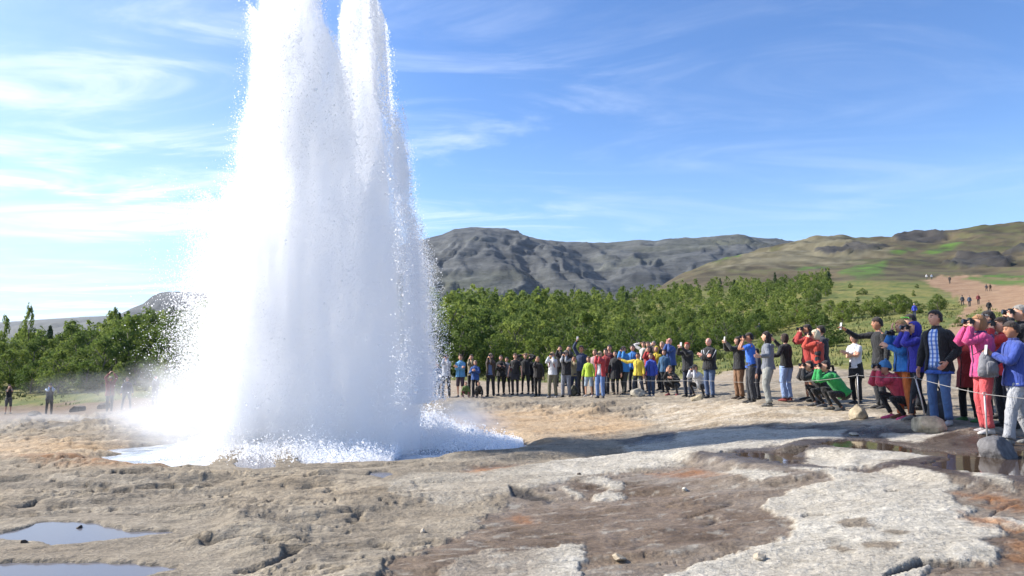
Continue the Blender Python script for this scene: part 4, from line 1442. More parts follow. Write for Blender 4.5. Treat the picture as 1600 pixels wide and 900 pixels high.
def shell(mb, c, F, U, R_, k, keep, off, drop=None, seg=20, rg=14, mat=0):
    """hair or hat: part of a head-shaped shell; keep(d)->bool; drop(d)->extra offset vector"""
    grid = {}
    vv = []
    for i in range(rg + 1):
        ph_ = math.pi * i / rg
        for j in range(seg):
            th = 2 * math.pi * j / seg
            d = V3(math.sin(ph_) * math.sin(th), math.sin(ph_) * math.cos(th), math.cos(ph_))
            o = off(d) if callable(off) else off
            w = 1 + .55 * float(perlin3(np.array(d[0] * 4 + k), np.array(d[1] * 4 + c[0]), np.array(d[2] * 4), 4))
            p = c + k * ((.079 + o * w) * d[0] * R_ + (.096 + o * w) * d[1] * F + (.118 + o * w) * d[2] * U)
            if drop is not None:
                p = p + drop(d)
            vv.append(p)
    b = mb.n
    mb.v.append(np.array(vv)); mb.n += len(vv)
    for i in range(rg):
        for j in range(seg):
            j2 = (j + 1) % seg
            pm, tm = math.pi * (i + .5) / rg, 2 * math.pi * (j + .5) / seg
            d = (math.sin(pm) * math.sin(tm), math.sin(pm) * math.cos(tm), math.cos(pm))
            if keep(d):
                mb.f.append((b + i * seg + j, b + i * seg + j2, b + (i + 1) * seg + j2, b + (i + 1) * seg + j)); mb.m.append(mat)


def hand(mb, wrist, d, n, k, thumb, curl, seg=6):
    """palm, four bent fingers of unequal length, a thumb from the palm's side; d along the hand, n out of the back of the hand"""
    d = nrm(d); n = nrm(n - d * (n @ d)); s_ = np.cross(d, n) * thumb
    L = .185 * k
    mb.tube([wrist - d * .03 * k, wrist + d * .012 * k, wrist + d * L * .22, wrist + d * L * .42, wrist + d * L * .50], [(.028 * k, .02 * k), (.029 * k, .02 * k), (.041 * k, .018 * k), (.043 * k, .016 * k), (.038 * k, .012 * k)], 8, side=s_)
    for q, (o, fl) in enumerate(((.033, .92), (.011, 1.0), (-.011, .94), (-.032, .76))):
        p0 = wrist + d * L * .44 + s_ * o * k
        a1, a2, a3 = curl * .5, curl * 1.2, curl * 1.8
        dirs = [d * math.cos(a) - n * math.sin(a) for a in (a1, a2, a3)]
        l_ = L * .5 * fl
        pts = [p0, p0 + dirs[0] * l_ * .42]
        pts.append(pts[-1] + dirs[1] * l_ * .33); pts.append(pts[-1] + dirs[2] * l_ * .25)
        mb.tube(pts, [.0095 * k, .0092 * k, .0085 * k, .006 * k], seg, side=s_)
    p0 = wrist + d * L * .14 + s_ * .032 * k
    t1 = nrm(d * .7 + s_ * .75 - n * .25); t2 = nrm(d * .95 + s_ * .25 - n * .4)
    mb.tube([p0 - t1 * .012 * k, p0 + t1 * .042 * k, p0 + t1 * .042 * k + t2 * .034 * k], [.013 * k, .0115 * k, .008 * k], seg, side=s_)


def skin_body(J, k):
    """one continuous trunk-and-limbs surface grown along the skeleton"""
    names = list(J['v'])
    me = bpy.data.meshes.new('skeleton')
    me.from_pydata([J['v'][n][0].tolist() for n in names], [(names.index(a), names.index(b)) for a, b in J['e']], [])
    o = bpy.data.objects.new('skeleton', me); COL.objects.link(o)
    o.modifiers.new('s', 'SKIN')
    for i, n in enumerate(names):
        sv = me.skin_vertices[0].data[i]
        r = J['v'][n][1]
        sv.radius = r if isinstance(r, tuple) else (r, r)
        sv.use_root = (n == 'pelvis')
    o.modifiers.new('u', 'SUBSURF').levels = 1
    dg = bpy.context.evaluated_depsgraph_get()
    ev = o.evaluated_get(dg)
    m2 = ev.to_mesh()
    V = np.empty(len(m2.vertices) * 3); m2.vertices.foreach_get('co', V)
    F_ = [tuple(p.vertices) for p in m2.polygons]
    ev.to_mesh_clear()
    bpy.data.objects.remove(o); bpy.data.meshes.remove(me)
    return V.reshape(-1, 3), F_


def cam_mesh():
    mb = MB()
    def box(x, y, z, X, Y, Z, mat=0):
        c = [(x, y, z), (X, y, z), (X, Y, z), (x, Y, z)]; e = [(a, b, Z) for a, b, _ in c]
        mb.rings([np.array(c), np.array(e)], mat=mat)
    box(-.066, -.028, -.045, .066, .028, .036); box(-.026, -.024, .036, .026, .024, .058); box(-.07, -.035, -.04, -.04, .03, .03)
    mb.tube([V3(0, -.028, -.003), V3(0, -.08, -.003), V3(0, -.08, -.003), V3(0, -.105, -.003)], [.034, .034, .037, .037], 12)
    mb.tube([V3(0, -.100, -.003), V3(0, -.1065, -.003)], [.03, .03], 12, mat=1)
    o = mb.build('camera', None, [BLACKP, GLASSY])
    COL.objects.unlink(o)
    me = o.data; bpy.data.objects.remove(o)
    me.shade_flat()
    return me


def phone_mesh():
    mb = MB()
    R_ = []
    for y, s_ in ((-.004, .96), (-.003, 1), (.003, 1), (.004, .96)):
        R_.append(np.array([(a * .036 * s_, y, b * .07 * s_) for a, b in ((-1, -.93), (-.9, -1), (.9, -1), (1, -.93), (1, .93), (.9, 1), (-.9, 1), (-1, .93))]))
    mb.rings(R_)
    mb.rings([np.array([(-.032, .0045, -.06), (.032, .0045, -.06), (.032, .0045, .06), (-.032, .0045, .06)]), np.array([(-.032, .005, -.06), (.032, .005, -.06), (.032, .005, .06), (-.032, .005, .06)])], mat=1)
    o = mb.build('phone', None, [SILVER, GLASSY])
    COL.objects.unlink(o)
    me = o.data; bpy.data.objects.remove(o); me.shade_flat()
    return me


CAM_ME, PHONE_ME = cam_mesh(), phone_mesh()
PEOPLE_AT = {}


def person(key, px, top, foot, label, H=1.73, face=None, R='down', L='down', legs='stand', upper=('jacket', '303036'), lower=('trousers', '22242c'), shoes='26221f', hair=('short', '3a2a1e'),
           hat=None, skin='fair', prop=None, lean=0, inner=None, Y=None, yaw=0, pitch=8, extra=(), group='visitors watching the geyser from behind the rope', wide=1.0, trim=None):
    Hs = H * (.53 if legs == 'crouch' else 1)
    if Y is None:
        Y = FPX * Hs / (foot - top)
    x = (px - CX) / FPX * Y
    z = float(gz(x, Y))
    if legs != 'crouch':                                          # let the head reach the height it has in the picture
        H2 = at(px, top, Y)[2] - z
        H = float(np.clip(H2, H * .88, H * 1.1))
    vdir = np.array([POOL[0] - x, POOL[1] - Y])
    rz = math.atan2(vdir[0], -vdir[1]) if face is None else math.radians(face)
    k = H / 1.75
    near = Y < 19.5
    sg = 8 if near else 6
    seed = px * .013
    U0 = V3(0, 0, 1)
    # ---- skeleton, facing -Y
    if legs == 'crouch':
        pel = V3(0, .13, .20) * H; lean_ = math.radians(36 + lean)
    else:
        pel = V3(0, 0, .52) * H; lean_ = math.radians(lean)
    up = V3(0, -math.sin(lean_), math.cos(lean_)); fw = V3(0, -math.cos(lean_), -math.sin(lean_))
    sp = lambda f: pel + up * (f - .52) * H
    waist, chest, neck0, neck1 = sp(.61), sp(.73), sp(.83), sp(.872)
    yw = math.radians(yaw); pt = math.radians(pitch)
    hf = V3(math.sin(yw) * math.cos(pt), -math.cos(yw) * math.cos(pt), math.sin(pt)); hr = nrm(np.cross(hf, U0)); hu = np.cross(hr, hf)
    hc = neck1 + V3(0, 0, .060) * H + hf * .012 * H
    sh = {s: sp(.812) + V3(s * .108 * wide, 0, 0) * H for s in (-1, 1)}
    poses = {
        'down': lambda s: (sh[s] + V3(s * .05, -.035, -.315) * H, V3(s * .3, 1, 0)),
        'cam': lambda s: (hc + (hf * .088 + V3(s * .043, 0, -.045)) * H, V3(s * (.12 + .38 * ((px * 7.3) % 1)), -.05, -1)),
        'phone': lambda s: (hc + (hf * .22 + V3(s * .03, 0, -.055)) * H, V3(s * .6, 0, -1)),
        'out': lambda s: (sp(.735) + V3(s * .035, -.19, 0) * H, V3(s * .7, .3, -1)),
        'cross': lambda s: (sp(.705) + V3(-s * .045, -.115 - (.018 if s > 0 else 0), .012 * s) * H, V3(s * 1, .25, -.6)),
        'raise': lambda s: (hc + V3(s * .06, -.10, .155) * H, V3(s * 1, 0, -.2)),
        'hip': lambda s: (sp(.585) + V3(s * .105, -.03, 0) * H, V3(s * 1, .45, 0)),
        'pocket': lambda s: (sp(.545) + V3(s * .105, -.055, 0) * H, V3(s * .6, .9, 0)),
        'reach': lambda s: (sh[s] + V3(s * .05, -.29, .06) * H, V3(s * .3, 0, -1)),
        'side': lambda s: (sh[s] + V3(s * .30, -.06, .03) * H, V3(0, .2, -1)),
        'hug': lambda s: (sh[s] + V3(s * .22, -.05, -.14) * H, V3(s * .4, .5, -1)),
        'behind': lambda s: (hc + V3(s * .10, .04, .03) * H, V3(s * 1, -.1, .1)),
        'knee': lambda s: (pel + V3(s * .10, -.30, .16) * H, V3(s * .8, .2, -.6)),
        'mouth': lambda s: (hc + (hf * .088 + V3(s * .02, 0, -.062)) * H, V3(s * .45, 0, -1)),
    }
    arms = {}
    for s, nm in ((-1, R), (1, L)):
        tgt, pole = poses[nm](s)
        el, wr = ik(sh[s], tgt, .172 * H, .148 * H, pole)
        arms[s] = (sh[s], el, wr, nm)
    hip = {s: pel + V3(s * .052 * wide, 0, -.005) * H for s in (-1, 1)}
    st = rp_.uniform(-.02, .03)
    legj = {}
    for s in (-1, 1):
        if legs == 'crouch':
            ft = V3(s * .085, .06 if s > 0 else .0, .045) * H
            kn, an = ik(hip[s], ft, .245 * H, .245 * H, V3(s * .35, -1, .35))
        elif legs == 'step':
            ft = V3(s * .06, -s * .12, .045) * H
            kn, an = ik(hip[s], ft,   .240 * H, .238 * H, V3(s * .1, -1, 0))
        elif legs == 'wide':
            ft = V3(s * .12, s * .02, .045) * H
            kn, an = ik(hip[s], ft,   .242 * H, .240 * H, V3(s * .3, -1, 0))
        else:
            ft = V3(s * (.058 + st * .6), s * st * .8, .045) * H
            kn, an = ik(hip[s], ft, .237 * H, .236 * H, V3(s * .12, -1, 0))
        legj[s] = (hip[s], kn, an)
    # ---- body
    J = {'v': {'pelvis': (sp(.53), (.075 * k * 1.75 / 1.75 * wide, .058 * k)), 'waist': (waist, (.07 * k * wide, .055 * k)), 'chest': (chest, (.082 * k * wide, .06 * k)), 'neck0': (neck0, (.05 * k, .045 * k)), 'neck1': (neck1, (.038 * k, .038 * k)), 'skull': (hc - hu * .02 * H, (.04 * k, .04 * k))},
         'e': [('pelvis', 'waist'), ('waist', 'chest'), ('chest', 'neck0'), ('neck0', 'neck1'), ('neck1', 'skull')]}
    for s in (-1, 1):
        a, e, w, _ = arms[s]
        J['v'].update({f'sh{s}': (lerp(a, sp(.78), .12), .030 * k), f'el{s}': (e, .033 * k), f'fo{s}': (lerp(e, w, .35), .034 * k), f'wr{s}': (w, .023 * k)})
        J['e'] += [('neck0', f'sh{s}'), (f'sh{s}', f'el{s}'), (f'el{s}', f'fo{s}'), (f'fo{s}', f'wr{s}')]
        h_, kn, an = legj[s]
        J['v'].update({f'hip{s}': (h_, .066 * k), f'kn{s}': (kn, .046 * k), f'ca{s}': (lerp(kn, an, .3), .05 * k), f'an{s}': (an, .03 * k)})
        J['e'] += [('pelvis', f'hip{s}'), (f'hip{s}', f'kn{s}'), (f'kn{s}', f'ca{s}'), (f'ca{s}', f'an{s}')]
    mb = MB()
    V, F_ = skin_body(J, k)
    mb.v.append(V); mb.n += len(V); mb.f += F_; mb.m += [0] * len(F_)
    head_shape(mb, hc, hf, hu, hr, k * 1.02, seg=34 if near else 18, rg=28 if near else 14)
    for s in (-1, 1):
        a, e, w, nm = arms[s]
        d = nrm(w - e)
        if nm in ('cam', 'phone', 'out'):
            d = nrm(d * .6 + V3(-s * .5, -.3, .3)); n_ = V3(s, -.3, .2); cu = .75
        elif nm == 'cross':
            n_ = V3(0, -1, .2); cu = .35
        elif nm in ('raise', 'reach', 'side'):
            n_ = V3(s * .2, 0, 1) if nm == 'reach' else V3(s, .1, .2); cu = .55
        elif nm == 'mouth':
            d = nrm(V3(-s * .25, 0, 1) * .8 + hf * .1); n_ = hf + V3(s * .4, 0, 0); cu = .3
        else:
            n_ = V3(s, 0, .1); cu = .38
        hand(mb, w, d, n_, k, thumb=(1 if np.cross(d, n_) @ V3(-s, -.6, .4) > 0 else -1), curl=cu, seg=6 if near else 4)
    root = mb.build('person', None, [SKIN[skin], EYE, LIP, fabric(hair[1])])
    root.location = (x, Y, z - .008); root.rotation_euler = (0, 0, rz)
    tag(root, label, 'person', group)
    # ---- trousers, shorts, skirt
    kind, colr = lower
    pm_ = fabric(colr)
    mb = MB()
    if kind == 'skirt':
        mb.tube([sp(.615), sp(.58), sp(.53), sp(.48), sp(.42), sp(.36)], [(a * k * wide, b * k) for a, b in ((.135, .10), (.155, .115), (.172, .13), (.18, .14), (.19, .15), (.2, .155))], 16, wr=.05, seed=seed)
    else:
        mb.tube([sp(.605), sp(.575), sp(.545), sp(.515), sp(.485), sp(.462)], [(a * k * wide, b * k) for a, b in ((.138, .105), (.152, .118), (.165, .132), (.168, .135), (.14, .115), (.07, .06))], 14, wr=.03, seed=seed)
        for s in (-1, 1):
            h_, kn, an = legj[s]
            top_ = h_ + (pel - h_) * .08
            end = 1.12 if kind == 'shorts' else (1.9 if kind == 'slim' else 1.97)
            ts = [0, .2, .45, .7, .92, 1.0, 1.08] + ([] if kind == 'shorts' else [1.25, 1.45, 1.65, 1.82, end])
            pts = sample([top_, kn, an], ts)
            f_ = {'trousers': 1.0, 'shorts': 1.08, 'slim': .82, 'loose': 1.16}.get(kind, 1.0)
            rr = [(.098, .1), (.094, .098), (.084, .088), (.074, .078), (.068, .07), (.066, .068), (.065, .066), (.064, .066), (.061, .064), (.058, .062), (.057, .062), (.060, .068)][:len(ts)]
            if kind == 'slim':
                rr = [(a * (1.12 - .03 * i), b * (1.12 - .03 * i)) for i, (a, b) in enumerate(rr)]
            mb.tube(pts, [(a * f_ * k * wide, b * f_ * k) for a, b in rr], 12, wr=.06, seed=seed + s)
    lo = mb.build({'trousers': 'trousers', 'shorts': 'shorts', 'skirt': 'skirt', 'slim': 'trousers', 'loose': 'trousers'}[kind], root, [pm_])
    if kind == 'skirt':
        mb = MB()
        for s in (-1, 1):
            h_, kn, an = legj[s]
            mb.tube(sample([h_, kn, an], [0, .5, .95, 1.3, 1.7, 1.95]), [.085 * k, .075 * k, .062 * k, .06 * k, .055 * k, .055 * k], 10, wr=.04)
        mb.build('trousers', root, [fabric('17171b')])
    # ---- shoes
    for s in (-1, 1):
        an = legj[s][2]
        out_ = nrm(V3(s * .18, -1, 0)); sd_ = V3(-out_[1], out_[0], 0)
        mb = MB()
        R_ = []
        for t, w_, h_ in ((-.062, .026, .055), (-.05, .036, .085), (0, .040, .10), (.06, .043, .075), (.12, .047, .055), (.165, .042, .042), (.192, .022, .026)):
            c_ = an + out_ * t * k
            th = np.arange(10) * 2 * math.pi / 10
            zz = np.maximum(np.sin(th), -.55)
            R_.append(np.stack([c_[0] + sd_[0] * np.cos(th) * w_ * k, c_[1] + sd_[1] * np.cos(th) * w_ * k, np.maximum(0.0, (zz + .55) / 1.55) * h_ * k + an[2] - .045 * H], -1))
        mb.rings(R_)
        so = mb.build('shoe', root, [fabric(shoes)])
    # ---- upper garment
    kind, colr = upper
    um = colr if not isinstance(colr, str) else fabric(colr)
    hem = {'jacket': .475, 'hoodie': .49, 'tshirt': .50, 'shirt': .495, 'coat': .37, 'vest': .48, 'sweater': .495, 'open': .465}[kind]
    bulk = {'jacket': 1.2, 'hoodie': 1.13, 'tshirt': .97, 'shirt': 1.0, 'coat': 1.2, 'vest': 1.14, 'sweater': 1.1, 'open': 1.2}[kind] * wide
    if legs == 'crouch':
        hem = max(hem, .518)
    fr = [hem, hem + .025, .54, .575, .61, .65, .69, .73, .765, .795, .815, .832, .85]
    fr = [hem, hem + .02] + [f for f in fr[2:] if f > hem + .035]
    prof = lambda f: (np.interp(f, [.36, .45, .52, .57, .62, .68, .74, .78, .81, .83, .85], [.205, .185, .172, .158, .148, .158, .174, .182, .166, .118, .060]),
                      np.interp(f, [.36, .45, .52, .57, .62, .68, .74, .78, .81, .83, .85], [.165, .148, .138, .122, .114, .122, .128, .120, .104, .080, .056]))
    mb = MB()
    if kind == 'open':
        n = 15
        R_ = []
        for i, f in enumerate(fr):
            rx, ry = prof(f)
            gap = np.interp(f, [hem, .62, .80, .85], [.62, .5, .42, .5])
            th = np.linspace(-math.pi / 2 + gap, 1.5 * math.pi - gap, n)
            w = 1 + .05 * perlin2(th * 1.6 + seed, np.full(n, i * .8 + seed), 3)
            # the front edges carry a turned-in thickness
            R_.append(sp(f) + (np.cos(th) * rx * bulk * k * w)[:, None] * V3(1, 0, 0) + (-np.sin(th) * ry * bulk * k * w)[:, None] * fw)
            ri = R_[-1] - (R_[-1] - sp(f)) * (.02 / max(rx, .05))
            R_[-1] = np.concatenate([R_[-1], ri[::-1]])
        mb.rings(R_)
    else:
        mb.tube([sp(f) for f in fr], [(prof(f)[0] * bulk * k, prof(f)[1] * bulk * k * (1 if kind != 'coat' else 1.02)) for f in fr], 18, wr=.045 if kind != 'tshirt' else .035, seed=seed)
    long_ = kind not in ('tshirt', 'vest')
    for s in (-1, 1):
        a, e, w, nm = arms[s]
        if kind == 'vest' and not inner:
            continue
        ts = [0, .12, .3, .55, .8, .95, 1.05, 1.2, 1.45, 1.7, 1.9, 1.96] if long_ else [0, .12, .3, .5, .68]
        a2 = a + (sp(.815) - a) * .34
        pts = sample([a2, e, w], ts)
        rr = [.056, .069, .068, .060, .057, .056, .055, .054, .050, .045, .042, .038] if long_ else [.054, .068, .068, .065, .067]
        mb.tube(pts, [r * k * (bulk / wide) * .98 for r in rr], 10, wr=.085 if long_ else .05, seed=seed + s * 2)
    nm_ = {'jacket': 'jacket', 'hoodie': 'hoodie', 'tshirt': 't_shirt', 'shirt': 'shirt', 'coat': 'coat', 'vest': 'vest', 'sweater': 'sweater', 'open': 'jacket'}[kind]
    top_o = mb.build(nm_, root, [um])
    if kind in ('jacket', 'coat', 'hoodie', 'open', 'vest'):        # a standing collar, or a hood lying on the back
        mb = MB()
        R_ = []
        for f, g_ in ((.826, 1.25), (.845, 1.12), (.866, 1.05), (.868, .9), (.846, .9)):
            R_.append(V3(0, 0, 0) + sp(f) + np.stack([np.cos(t_) * .066 * k * g_ * V3(1, 0, 0) - np.sin(t_) * .064 * k * g_ * fw for t_ in np.linspace(0, 2 * math.pi, 14)[:-1]]))
        mb.rings(R_, cap0=False, cap1=False)
        if kind != 'vest' and 'nohood' not in extra:
            bk = sp(.815) - fw * .085 * k
            mb.tube([bk + V3(-.11, 0, .03) * k, bk + V3(-.08, 0, -.01) * k - fw * .015 * k, bk - fw * .03 * k + up * -.03 * k, bk + V3(.08, 0, -.01) * k - fw * .015 * k, bk + V3(.11, 0, .03) * k], [.018 * k, .036 * k, .046 * k, .036 * k, .018 * k], 8, wr=.1, side=V3(0, 1, 0))
        mb.build('collar', root, [fabric(trim) if trim else um])
        mb = MB()                                                   # the zip, a raised seam down the front
        if kind != 'open':
            pts = []
            for f in (hem + .005, .54, .60, .66, .72, .77, .81, .83):
                if f > hem:
                    rx, ry = prof(f)
                    pts.append(sp(f) + fw * (ry * bulk * k * 1.0 + .002))
            mb.tube(pts, [(.009 * k, .006 * k)] * len(pts), 5)
            mb.build('zip', root, [fabric(trim or '1c1c20')])
    if inner:
        mb = MB()
        fi = [.50, .54, .58, .62, .66, .70, .74, .78, .81, .83, .845]
        s_in = 1.0 if kind == 'open' else .9
        mb.tube([sp(f) + fw * (.0 if kind == 'open' else .0) for f in fi], [(prof(f)[0] * .97 * k * wide, prof(f)[1] * 1.03 * k) for f in fi], 16, wr=.03, seed=seed + 9)
        if kind == 'vest':
            for s in (-1, 1):
                a, e, w, _ = arms[s]
                mb.tube(sample([a, e, w], [0, .3, .6, .9, 1.1, 1.4, 1.7, 1.94]), [.06 * k, .056 * k, .053 * k, .05 * k, .05 * k, .046 * k, .041 * k, .036 * k], 10, wr=.08)
        mb.build('shirt', root, [inner if not isinstance(inner, str) else fabric(inner)])
    if 'stripes' in extra:
        mb = MB()
        for s in (-1, 1):
            rx, ry = prof(.74)
            mb.tube([sp(.80) + fw * ry * bulk * k * .8 + V3(s * .11, 0, 0) * k, sp(.74) + fw * (ry * bulk * k + .006) + V3(s * .05, 0, 0) * k, sp(.68) + fw * (ry * bulk * k + .008) + V3(s * .015, 0, 0) * k], [(.012 * k, .008 * k)] * 3, 6)
            a, e, w, _ = arms[s]
            mb.tube([lerp(a, e, .15) + V3(s * .062, 0, .02) * k, lerp(a, e, .55) + V3(s * .058, 0, .01) * k, lerp(a, e, .95) + V3(s * .05, 0, 0) * k], [(.012 * k, .01 * k)] * 3, 6)
        mb.build('stripe', root, [fabric('d6d8da')])
    if 'panels' in extra:                                          # darker side panels
        mb = MB()
        for s in (-1, 1):
            mb.tube([sp(f) + V3(s * prof(f)[0] * bulk * k * .80, 0, 0) for f in (.50, .56, .62, .68, .74)], [(.04 * k, .075 * k)] * 5, 8)
        mb.build('side_panel', root, [fabric('33343a')])
    if 'straps' in extra:
        mb = MB()
        for s in (-1, 1):
            mb.tube([sp(.80) + V3(s * .085, 0, .018) * k - fw * .06 * k, sp(.818) + V3(s * .09, 0, .022) * k, sp(.79) + V3(s * .085, 0, 0) * k + fw * .118 * k, sp(.72) + V3(s * .095, 0, 0) * k + fw * .136 * k, sp(.66) + V3(s * .125, 0, 0) * k + fw * .09 * k], [(.016 * k, .008 * k)] * 5, 6)
        mb.build('strap', root, [fabric('b02a2a')])
    if 'hem' in extra:
        mb = MB()
        rx, ry = prof(hem)
        mb.tube([sp(hem - .022), sp(hem - .005), sp(hem + .01)], [(rx * bulk * k * .97, ry * bulk * k * .97)] * 3, 16)
        mb.build('lining', root, [fabric('2a5fc0')])
    # ---- hair and hat
    ht, hcol = hair
    jag = lambda d: .22 * float(perlin3(np.array(d[0] * 3.1 + px), np.array(d[1] * 3.1), np.array(d[2] * 3.1 + px * .37), 6))
    mb = MB()
    kk = k * 1.02
    face_ = lambda d, lim: not (d[1] > .30 and d[2] < lim)
    if ht == 'short':
        shell(mb, hc, hf, hu, hr, kk, lambda d: (d[2] + jag(d) > .44 - .1 * (d[1] < .5)) or (d[1] < .16 + jag(d) and d[2] > -.30 and (d[1] < -.12 or d[2] > .05)), .017, seg=26, rg=20)
    elif ht == 'bald':
        shell(mb, hc, hf, hu, hr, kk, lambda d: d[1] < -.1 and -.28 < d[2] < .25, .003)
    elif ht == 'bob':
        shell(mb, hc, hf, hu, hr, kk, lambda d: (d[2] > .50) or (d[1] < .18 and d[2] > -.8), lambda d: .014 + .012 * max(0, -d[2]))
    elif ht == 'long':
        shell(mb, hc, hf, hu, hr, kk, lambda d: (d[2] > .50) or (d[1] < .15 and d[2] > -.92), lambda d: .014 + .008 * max(0, -d[2]), lambda d: -U0 * max(0, -d[2]) * .22 * k - hf * .02 * k * max(0, -d[2]))
    elif ht == 'tail':
        shell(mb, hc, hf, hu, hr, kk, lambda d: (d[2] > .52) or (d[1] < .1 and d[2] > -.35), .010)
        b0 = hc - hf * .10 * k + hu * .02 * k
        mb.tube([b0, b0 - hf * .05 * k + hu * .01 * k, b0 - hf * .075 * k - hu * .06 * k, b0 - hf * .06 * k - hu * .15 * k], [.022 * k, .032 * k, .028 * k, .008 * k], 7)
    if ht != 'hidden':
        mb.build('hair', root, [fabric(hcol)])
    if hat:
        hk, hcl = hat
        mb = MB()
        if hk == 'beanie':
            shell(mb, hc, hf, hu, hr, kk, lambda d: d[2] > .18, lambda d: .018 + .01 * max(0, d[2]))
            shell(mb, hc, hf, hu, hr, kk, lambda d: .10 < d[2] < .40, .026)
            mb.tube([hc + hu * .135 * k, hc + hu * .155 * k, hc + hu * .175 * k], [.012 * k, .026 * k, .012 * k], 8)
        elif hk == 'hood':
            shell(mb, hc, hf, hu, hr, kk, lambda d: (d[1] < .42) or d[2] > .62, lambda d: .022 + .015 * max(0, -d[1]), lambda d: -U0 * .05 * k * max(0, -d[2]))
        elif hk == 'brim':
            shell(mb, hc, hf, hu, hr, kk, lambda d: d[2] > .22, .016)
            mb.tube([hc + hu * .035 * k, hc + hu * .042 * k, hc + hu * .05 * k], [(.15 * k, .165 * k), (.15 * k, .165 * k), (.10 * k, .11 * k)], 16)
        else:
            shell(mb, hc, hf, hu, hr, kk, lambda d: d[2] > .26, .014)
            mb.rings([np.array([hc + hu * (.038 + dz) * k + hr * a * .07 * k + hf * (.075 + b * .085) * k for a, b in ((-1, 0), (-.95, .6), (-.5, 1), (0, 1.1), (.5, 1), (.95, .6), (1, 0))]) for dz in (0, .012)])
        mb.build({'beanie': 'beanie', 'hood': 'hood', 'brim': 'sun_hat', 'cap': 'cap'}[hk], root, [fabric(hcl)])
    if 'glasses' in extra:
        mb = MB()
        for s in (-1, 1):
            mb.tube([hc + hf * .096 * k + hu * .012 * k + hr * s * .012 * k, hc + hf * .098 * k + hu * .014 * k + hr * s * .034 * k, hc + hf * .078 * k + hu * .014 * k + hr * s * .062 * k, hc + hr * s * .082 * k + hu * .014 * k], [(.006 * k, .017 * k), (.006 * k, .019 * k), (.006 * k, .014 * k), (.004 * k, .004 * k)], 8, side=hf)
        mb.build('sunglasses', root, [GLASSY])
    # ---- what the hands hold
    c_, s_ = math.cos(rz), math.sin(rz)
    wpt = lambda p: Vector((x + p[0] * c_ - p[1] * s_, Y + p[0] * s_ + p[1] * c_, z - .008 + p[2]))
    if prop:
        what, plabel = prop
        if what in ('camera', 'phone'):
            ws = [arms[s][2] for s in (-1, 1) if arms[s][3] in ('cam', 'phone', 'out', 'raise', 'mouth', 'reach')]
            mid = np.mean(ws, 0) if ws else arms[-1][2]
            if R == 'cam' or L == 'cam':
                mid = hc + hf * .076 * H if what == 'camera' else hc + hf * .13 * H
            else:
                d_ = nrm(arms[-1 if arms[-1][3] != 'down' else 1][2] - arms[-1 if arms[-1][3] != 'down' else 1][1])
                mid = mid + d_ * .095 * k + V3(0, -.012, .02) * k
            po = bpy.data.objects.new(what, CAM_ME if what == 'camera' else PHONE_ME); COL.objects.link(po)
            po.location = wpt(mid)
            po.rotation_euler = (math.radians(-pitch if what == 'camera' else -8), 0, rz + (yw if what == 'camera' else yw * .6))
            po.scale = (k, k, k)
            tag(po, plabel, what, 'cameras and phones held up by the visitors')
    PEOPLE_AT[key] = dict(x=x, y=Y, z=z, rz=rz, H=H, arms={s: (wpt(arms[s][0]), wpt(arms[s][1]), wpt(arms[s][2])) for s in arms}, sp=lambda f, q=(0, 0, 0): wpt(sp(f) + np.array(q)))
    return root
# ------------------------------------------------------------------ who stands where
CAMR = dict(R='cam', L='cam')
blk, dk = '1d1e22', '24262c'
# near right, from the edge of the picture inwards
person('blue_jacket', 1582, 502, 694, 'person in a blue jacket and pale grey trousers holding a phone beside the dark boulder', 1.74, face=-98, R='out', L='out', legs='step', upper=('jacket', '3a55b0'), lower=('loose', 'b4b6ba'), shoes='8a8a86', hair=('short', '382b22'),
       skin='tan', prop=('phone', 'phone held in both hands by the person in the blue jacket near the dark boulder'), trim='23357a', pitch=-2, extra=('nohood',))
person('red_black', 1566, 496, 676, 'person in a red and black jacket filming between the pink and blue jackets', 1.72, Y=11.0, face=-105, upper=('jacket', 'd8262a'), lower=('trousers', '22242b'), hair=('short', '4a3526'), extra=('panels',), prop=('camera', 'black camera held up by the person in the red and black jacket'), **CAMR)
person('pink', 1532, 492, 671, 'person in a pink jacket and coral trousers holding a camera to the face', 1.68, face=-95, upper=('jacket', 'e2468a'), lower=('trousers', 'e8585c'), shoes='cfcac4', hair=('bob', 'a9784a'), skin='fair', trim='5a3a7a', prop=('camera', 'camera held to the face by the person in the pink jacket'), **CAMR)
person('dark_red', 1508, 515, 662, 'person in a dark red coat and black trousers standing left of the pink jacket', 1.55, Y=11.8, face=-80, upper=('coat', 'a3231f'), lower=('trousers', '141417'), shoes='3f7a35', hair=('short', '5a3b28'), L='down', R='mouth')
person('jeans', 1463, 485, 660, 'dark haired person in an open black jacket, blue plaid shirt and jeans, hand in pocket', 1.80, face=-62, R='down', L='pocket', upper=('open', '1c1d20'), lower=('trousers', '4f74a6'), shoes='b9b6b0', hair=('short', '2c221b'), skin='fair',
       inner=plaid('d8e2f2', '5b84cf', '3a5fae'), extra=('hem',), yaw=-22)
person('purple', 1429, 503, 657, 'person in a violet blue hooded top and black trousers beside the grey backpack', 1.66, face=-92, upper=('hoodie', '3b38b8'), lower=('slim', '26272b'), shoes='76766f', hair=('hidden', '3a2a1e'), hat=('hood', '3230b0'), legs='step', prop=('camera', 'camera held by the person in the violet blue hood'), **CAMR)
person('orange_trousers', 1409, 500, 648, 'fair haired person in a bright blue jacket and orange trousers holding a camera low', 1.64, face=-85, R='mouth', L='out', upper=('jacket', '2f86d6'), lower=('trousers', 'ee7a2c'), shoes='7a4a2c', hair=('short', 'c79a5c'), prop=('camera', 'camera held in front by the person in orange trousers'))
